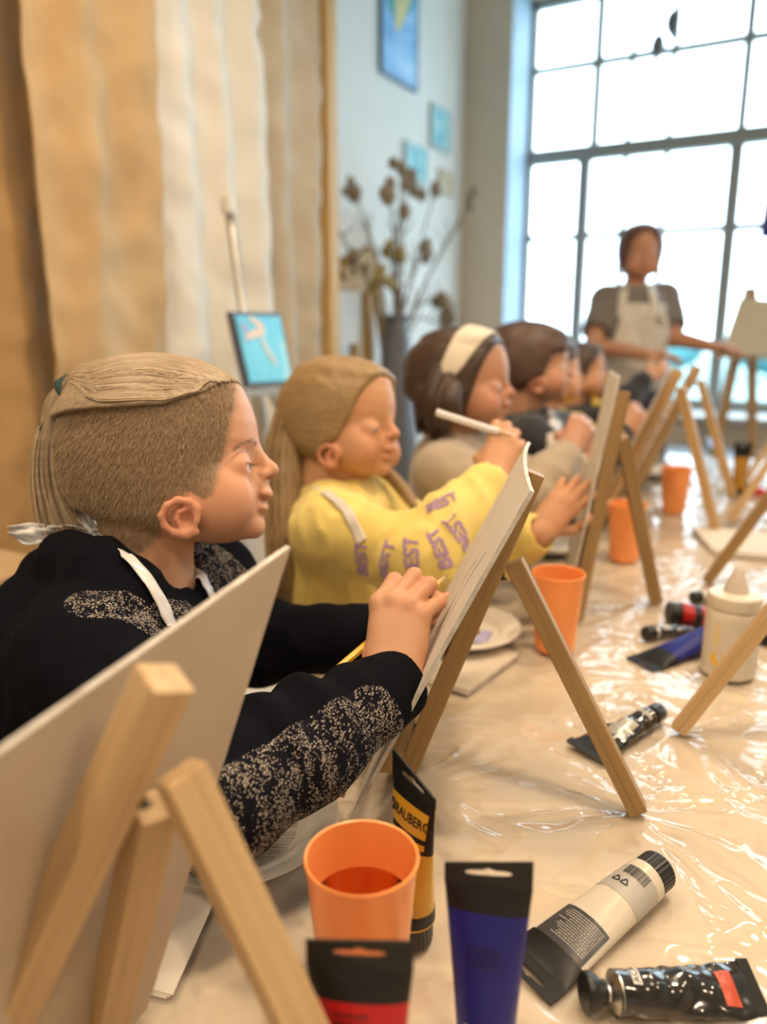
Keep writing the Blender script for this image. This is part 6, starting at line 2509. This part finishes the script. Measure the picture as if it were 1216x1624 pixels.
# ---------------------------------------------------------------- girl in yellow
M_yellow = fabric('yellow_sweatshirt', (0.68, 0.53, 0.13), (0.76, 0.61, 0.20), 10)
G2 = kid('girl with long blond ponytail in a yellow sweatshirt holding up a brush', (536, 658), 1.22, 33, 9, 0.94, M_skin2,
         dict(neck=(528, 772, 1.23), tor0=(535, 825, 1.24), tor1=(535, 920, 1.23), shR=(528, 842, 1.12), elR=(672, 890, 1.02), wrR=(778, 768, 1.06), haR=(806, 690, 1.09),
              shL=(590, 810, 1.34), elL=(735, 890, 1.32), wrL=(850, 848, 1.20), haL=(905, 785, 1.22)),
         M_yellow, 0.0032, 0.0045, eyes=0.0018,
         hand_pose={'R': (unit(-C_F * 0.9 - C_R * 0.2), -1, ((20, 75, 50), (28, 80, 50), (34, 84, 50), (40, 84, 50)), 'grip'), 'L': (unit(-C_F * 0.8 - C_R * 0.4 - C_U * 0.3), 1, ((12, 18, 12),) * 4, 'open')},
         arm_r=(.050, .052, .048, .037), fold=0.0085, torso_r=(.066, .092, .10))
M_darkblond = hair_mat('dark_blond_hair', (0.20, 0.125, 0.052), (0.42, 0.28, 0.13))
hair_cap(G2, 'hair', M_darkblond, .0085, lambda py: np.interp(py, [560, 600, 640, 680, 720, 770, 800], [400, 384, 370, 358, 350, 330, 300]), lambda px: np.interp(px, [100, 250, 300, 330], [850, 850, 800, 770]), 0.0035)
t0 = G2.H.p(112, 650)
bundle(G2, 'ponytail', [t0, at_depth(466, 640, 1.235), at_depth(452, 720, 1.22), at_depth(452, 820, 1.19), at_depth(452, 905, 1.17), at_depth(456, 965, 1.16)], [.012, .024, .034, .033, .028, .012], 420, .0016, .0007, M_darkblond, 2)
bundle(G2, 'front_lock', [at_depth(575, 735, 1.30), at_depth(615, 752, 1.27), at_depth(645, 785, 1.24), at_depth(662, 815, 1.22)], [.012, .011, .010, .005], 60, .0014, .0006, M_darkblond, 3)
FTie = Fld()
c_ = at_depth(480, 622, 1.215)
ringp = [c_ + .017 * (math.cos(a) * unit(C_U * .8 + C_R * .5) + math.sin(a) * C_F) for a in np.linspace(0, 2 * math.pi, 15)]
FTie.chain(ringp, .006, .003)
sdf_mesh('hair_tie', FTie, c_ - .04, c_ + .04, .0025, mat('black_hair_tie', (0.01, 0.01, 0.015), 0.6), G2.root, None, 1)
# lettering printed down the sleeve: BEST set over and over
M_lilac = mat('lilac_print', (0.36, 0.23, 0.40), 0.8)


def sleeve_text(K, s, px, py, size, rot, sx=1.0, name='sleeve_lettering', d0=0.8, d1=1.4):
    c = K.T.hit(px, py, d0, d1)
    n = K.T.grad(np.array([c]))[0]
    a = math.radians(rot)
    ex = C_R * math.cos(a) + C_U * math.sin(a)
    ex = unit(ex - n * (ex @ n))
    ey = np.cross(n, ex)
    v, f = text_vf(s, size, 0.0009, size * 0.3)
    P = c + v[:, :1] * ex * sx + v[:, 1:2] * ey + n * 0.004
    P = K.T.snap(P, 0.0012, 5)
    mesh(name, P, f, M_lilac, K.root)


for (px, py, sz, rot) in ((574, 886, .024, 84), (612, 890, .027, 87), (654, 884, .028, 94), (696, 868, .028, 108), (728, 842, .027, 126), (700, 797, .022, 20)):
    sleeve_text(G2, 'BEST', px, py, sz, rot + 0, 1.0)
# white apron over the front, straps
M_apron = mat('white_apron_cloth', (0.56, 0.52, 0.47), 0.6)


def apron(K, pts, wdt, name='apron'):
    P = np.array([K.T.hit(*p, 0.6, 4.5) for p in pts])
    ribbon(name, P, wdt, lambda p: K.T.grad(np.array([p]))[0], M_apron, K.root, 0.003)


apron(G2, [(498, 776), (520, 786), (545, 806), (562, 832), (575, 860)], (.012, .016), 'apron_strap')
# her brush
hR = G2.hands['R']
pencil(at_depth(692, 654, 1.10), at_depth(812, 692, 1.075), 'white and wood brush held up by the girl in yellow', 0.0052, 'brush', mat('brush_white_lacquer', (0.72, 0.72, 0.76), 0.3), 'brushes')

# ---------------------------------------------------------------- girl with headband
M_greige = fabric('grey_beige_sweater', (0.36, 0.30, 0.23), (0.42, 0.35, 0.27), 12)
G3 = kid('girl with dark brown hair and wide white headband in a grey-beige sweater', (726, 598), 1.52, 22, 10, 0.95, M_skin3,
         dict(neck=(716, 688, 1.55), tor0=(722, 742, 1.56), tor1=(720, 830, 1.54), shR=(706, 752, 1.44), elR=(842, 792, 1.37), wrR=(898, 722, 1.42), haR=(924, 672, 1.45),
              shL=(770, 735, 1.66), elL=(880, 780, 1.66), wrL=(935, 740, 1.62), haL=(960, 700, 1.62)),
         M_greige, 0.0042, 0.006, eyes=0.0018, hand_pose={'R': (unit(-C_F * 0.9 - C_R * 0.2), -1, ((35, 75, 50),) * 4, 'grip')}, ears=False)
M_brown = hair_mat('dark_brown_hair', (0.022, 0.011, 0.007), (0.075, 0.038, 0.024))
hair_cap(G3, 'hair', M_brown, .012, lambda py: np.interp(py, [560, 610, 660, 720, 780, 830], [372, 366, 352, 338, 330, 320]), lambda px: np.interp(px, [90, 200, 320, 335], [900, 900, 860, 800]), 0.0042)
for i, (x0, y0, x1, y1, dd) in enumerate(((690, 560, 668, 690, 1.50), (700, 580, 690, 700, 1.46), (676, 560, 662, 640, 1.56), (712, 600, 706, 690, 1.44), (720, 612, 728, 668, 1.43))):
    bundle(G3, 'hair_lock', [at_depth(x0, y0, dd), at_depth(lerp(x0, x1, .4) - 10, lerp(y0, y1, .5), dd - .01), at_depth(x1, y1, dd)], [.016, .021, .009], 170, .0018, .0008, M_brown, 10 + i)
HB3 = Fld()
H3 = G3.H


def band3(P):
    q = H3.loc(P)
    px, py = q[:, 0] / HS + 250, 715 - q[:, 2] / HS
    c = 300 - (py - 600) * 0.32
    w = np.interp(py, [560, 600, 700, 760], [46, 46, 34, 16])
    return np.maximum(np.abs(H3.base(P) - .0145) - .0022, np.maximum((np.abs(px - c) - w) * HS, (py - 745) * HS))


HB3.fn(band3)
pts = np.array([H3.p(x, y, z) for x in (180, 400) for y in (550, 760) for z in (-.1, .1)])
sdf_mesh('headband', HB3, pts.min(0), pts.max(0), 0.0028, mat('cream_headband', (0.66, 0.60, 0.50), 0.7), G3.root, None, 2, keep_big=False)

# ---------------------------------------------------------------- dark-haired boy
M_blackj = fabric('black_jacket', (0.012, 0.013, 0.018), (0.02, 0.021, 0.028), 12)
B4 = kid('dark-haired boy in a black jacket over a white shirt, fourth along the table', (834, 573), 1.88, 12, 8, 0.95, M_skin3,
         dict(neck=(826, 650, 1.9), tor0=(832, 692, 1.92), tor1=(846, 770, 1.9), shR=(838, 702, 1.80), elR=(930, 740, 1.76), wrR=(985, 690, 1.82), haR=(1022, 655, 1.86),
              shL=(885, 690, 2.0), elL=(965, 730, 2.0), wrL=(1000, 700, 1.98), haL=(1025, 672, 1.98)),
         M_blackj, 0.0055, 0.007, eyes=0.0018, top_name='jacket', hand_pose={'R': (unit(-C_F * 0.9 - C_R * 0.2), -1, ((35, 70, 45),) * 4, 'grip')})
M_brown2 = hair_mat('short_brown_hair', (0.035, 0.017, 0.011), (0.11, 0.055, 0.036))
hair_cap(B4, 'hair', M_brown2, .013, lambda py: np.interp(py, [560, 620, 665, 690, 740, 790], [392, 408, 404, 352, 338, 325]), lambda px: np.interp(px, [90, 240, 285, 320, 345, 420], [850, 868, 800, 780, 760, 672]), 0.005)
apron(B4, [(872, 652), (880, 672), (888, 692), (892, 715)], (.05, .07), 'white_shirt_front')
M_yel3 = fabric('yellow_cloth', (0.62, 0.42, 0.02), (0.68, 0.48, 0.05), 10)

# ---------------------------------------------------------------- two more children behind
K5 = kid('child with brown hair whose face shows behind the dark-haired boy', (863, 588), 2.30, 12, 4, 0.95, M_skin2,
         dict(neck=(858, 652, 2.32), tor0=(866, 688, 2.34), tor1=(880, 750, 2.32), shR=(874, 695, 2.22), elR=(940, 728, 2.2), wrR=(985, 680, 2.24), haR=(1012, 650, 2.26),
              shL=(908, 686, 2.42), elL=(960, 720, 2.4), wrL=(1000, 690, 2.38), haL=(1022, 668, 2.38)),
         M_yel3, 0.0065, 0.008, eyes=0.0018, hand_pose={'R': (unit(-C_F * 0.9), -1, ((35, 70, 45),) * 4, 'grip')})
hair_cap(K5, 'hair', M_brown2, .013, lambda py: np.interp(py, [560, 620, 660, 690, 740, 790], [390, 400, 392, 350, 338, 325]), lambda px: np.interp(px, [90, 240, 285, 320, 345, 420], [850, 868, 800, 780, 760, 665]), 0.006)
K6 = kid('farthest child at the table in a yellow and black top, dark hair', (912, 586), 2.72, 22, 8, 0.95, M_skin2,
         dict(neck=(906, 642, 2.74), tor0=(912, 668, 2.76), tor1=(920, 720, 2.74), shR=(916, 676, 2.66), elR=(968, 660, 2.62), wrR=(1024, 600, 2.66), haR=(1066, 578, 2.7),
              shL=(945, 668, 2.86), elL=(1000, 690, 2.84), wrL=(1030, 665, 2.82), haL=(1050, 650, 2.82)),
         M_blackj, 0.007, 0.008, eyes=0.0018, top_name='jacket', hand_pose={'R': (unit(-C_F * 0.9), -1, ((15, 30, 25),) * 4, 'open')})
hair_cap(K6, 'hair', M_brown, .014, lambda py: np.interp(py, [560, 620, 660, 690, 740, 790], [380, 380, 372, 350, 338, 325]), lambda px: np.interp(px, [90, 240, 300, 330], [880, 880, 840, 780]), 0.006)
apron(K6, [(918, 622), (930, 628), (944, 632), (956, 640)], (.06, .06), 'yellow_collar')
K6.root.children[-1].data.materials.clear()
K6.root.children[-1].data.materials.append(M_yel3)

# ---------------------------------------------------------------- the teacher, standing by the window
M_tee = fabric('grey_brown_tee', (0.13, 0.11, 0.10), (0.16, 0.135, 0.12), 8)
TD = 3.25
tj = {k: at_depth(*v) for k, v in dict(neck=(1010, 446, TD), sh0=(1004, 475, TD), chest=(1005, 520, TD - .02), waist=(1003, 585, TD - .02), shA=(962, 478, TD), elA=(940, 548, TD - .12), wrA=(1020, 562, TD - .26), haA=(1045, 562, TD - .28),
                                       shB=(1052, 474, TD + .02), elB=(1068, 536, TD - .05), wrB=(1122, 548, TD - .16), haB=(1145, 550, TD - .18)).items()}
teach = empty('person', tuple(tj['waist'] * [1, 1, 0]), 0, 'standing woman with tied-back reddish hair in grey tee and white apron before the window', 'person', 'people at the table')
fwdT = unit(-C_F * [1, 1, 0] * 0.96 - C_R * 0.1 - np.array([0, 0, .10]))
HT = Head(at_depth(1015, 398, TD), fwdT, (0, 0, 1), 1.10)
F = Fld()
HT.build(F, eyes_open=0.002)
F.cap(HT.p(236, 800), tj['sh0'], .046, .05, .02)
F.chain([tj['sh0'], tj['chest'], tj['waist']], [.06, .075, .08], .03)
T = Fld()
T.ell(tj['chest'], (.155, .105, .17), np.stack([C_R, np.cross((0, 0, 1), C_R), (0, 0, 1)], 1), .04)
T.ell(tj['waist'], (.14, .10, .16), np.stack([C_R, np.cross((0, 0, 1), C_R), (0, 0, 1)], 1), .05)
for sd, sg in (('A', 1), ('B', -1)):
    sh, el, wr, ha = (tj[q + sd] for q in ('sh', 'el', 'wr', 'ha'))
    F.chain([sh, el, wr], [.045, .036, .026], .02)
    F.cap(tj['sh0'], sh, .05, .045, .03)
    hand(F, wr, ha - wr, (0, 0, 1), 1.0, side=sg, curl=((15, 25, 15),) * 4, thumb='open')
    T.cap(tj['sh0'] - [0, 0, .02], sh, .062, .062, .04)
    T.chain([sh, lerp(sh, el, .62)], [.066, .064], .03)
    T.cap(lerp(sh, el, .60), lerp(sh, el, 1.2), .045, .05, .004, 's')
T.cap(HT.p(236, 800), tj['sh0'] + [0, 0, .01], .062, .060, .01, 's')
T.bend(lambda P, dv: dv - folds(P, 0.006, (14, 14, 8), 2.0))
allp = np.array(list(tj.values()) + [HT.O])
sdf_mesh('body', F, allp.min(0) - .2, allp.max(0) + .22, .008, M_skin3, teach, {'blush': make_blush(HT), 'scalp': lambda v: np.zeros(len(v))}, 1)
sdf_mesh('tee_shirt', T, allp.min(0) - .22, allp.max(0) + .2, .010, M_tee, teach, None, 1)
KT = Kid()
KT.H, KT.root, KT.T = HT, teach, T
M_redbr = hair_mat('reddish_brown_hair', (0.055, 0.022, 0.014), (0.13, 0.05, 0.032))
hair_cap(KT, 'hair', M_redbr, .014, lambda py: np.interp(py, [560, 620, 660, 720, 790], [380, 380, 362, 345, 325]), lambda px: np.interp(px, [90, 240, 300, 330], [850, 850, 820, 780]), 0.007)
hip = tj['waist'] - [0, 0, .16]
Fp = Fld()
Fp.ell(hip, (.15, .12, .12), None, .03)
for sd in (-1, 1):
    a = hip + C_R * sd * .085
    Fp.chain([a, a * [1, 1, 0] + [0, 0, .48], a * [1, 1, 0] + [0, 0, .07]], [.095, .066, .052], .02)
sdf_mesh('trousers', Fp, hip * [1, 1, 0] - [.3, .3, 0], hip + [.3, .3, .2], .012, M_trous, teach, None, 1)
for sd in (-1, 1):
    S = Fld()
    a = (hip + C_R * sd * .085) * [1, 1, 0]
    S.ell(a + [0, 0, .045], (.05, .05, .05), None, .02)
    S.ell(a - C_F * [1, 1, 0] * .10 + [0, 0, .035], (.05, .06, .036), None, .04)
    S.fn(lambda P: 0.002 - P[:, 2], .004, 'i')
    sdf_mesh('shoe', S, a - .2, a + .2, .009, M_cap, teach, None, 1)
# apron: bib, straps, skirt, laid over the tee
FA = Fld()


def ap_shell(P):
    q = P - tj['chest']
    x, z = q @ C_R, q[:, 2]
    fr = q @ (-C_F * [1, 1, 0])
    half = np.interp(z, [-.45, -.18, -.05, .06, .10], [.17, .16, .125, .095, .09])
    return np.maximum.reduce([np.abs(T(P) - .004) - .0045, np.abs(x - .012) - half, z - .10, -.34 - z, .02 - fr])


FA.fn(ap_shell)
sdf_mesh('apron', FA, tj['chest'] - [.3, .3, .36], tj['chest'] + [.3, .3, .14], .008, M_apron, teach, None, 1)
for x0, x1 in ((985, 990), (1042, 1030)):
    pts = [T.hit(lerp(x0, x1, t), lerp(503, 452, t), TD - .5, TD + .4) for t in np.linspace(0, 1, 5)]
    ribbon('apron_strap', pts, .035, lambda p: T.grad(np.array([p]), .004)[0], M_apron, teach, .006)

# white plastic chair standing between the first two children
M_chairw = mat('white_plastic_chair', (0.70, 0.67, 0.62), 0.35)
ch = empty('chair', (-0.98, 1.13, 0), 0, 'white plastic chair behind the girl in yellow', 'chair')
box('seat', (-1.16, 0.93, 0.43), (-0.78, 1.33, 0.455), M_chairw, ch, 0.008)
rings = []
for i, z in enumerate(np.linspace(0.50, 0.86, 10)):
    rings.append([(-1.17 - 0.06 * (i / 9) + 0.03 * math.cos((k / 12 - .5) * 2.2), 0.95 + 0.36 * k / 12, z + (0.02 * math.sin(math.pi * k / 12) if i == 9 else 0)) for k in range(13)])
v, f = loft_vf(rings, False, False)
o = mesh('backrest', v, f, M_chairw, ch, True)
o.modifiers.new('thickness', 'SOLIDIFY').thickness = 0.012
for lx, ly in ((-1.14, .96), (-1.14, 1.30), (-.80, .96), (-.80, 1.30)):
    tube('leg', [(lx, ly, .44), (lx * 1.02, ly, 0)], [.016, .012], M_chairw, ch, 10)
for ly in (.98, 1.28):
    tube('back_post', [(-1.15, ly, .44), (-1.19, ly, .62)], .012, M_chairw, ch, 8)
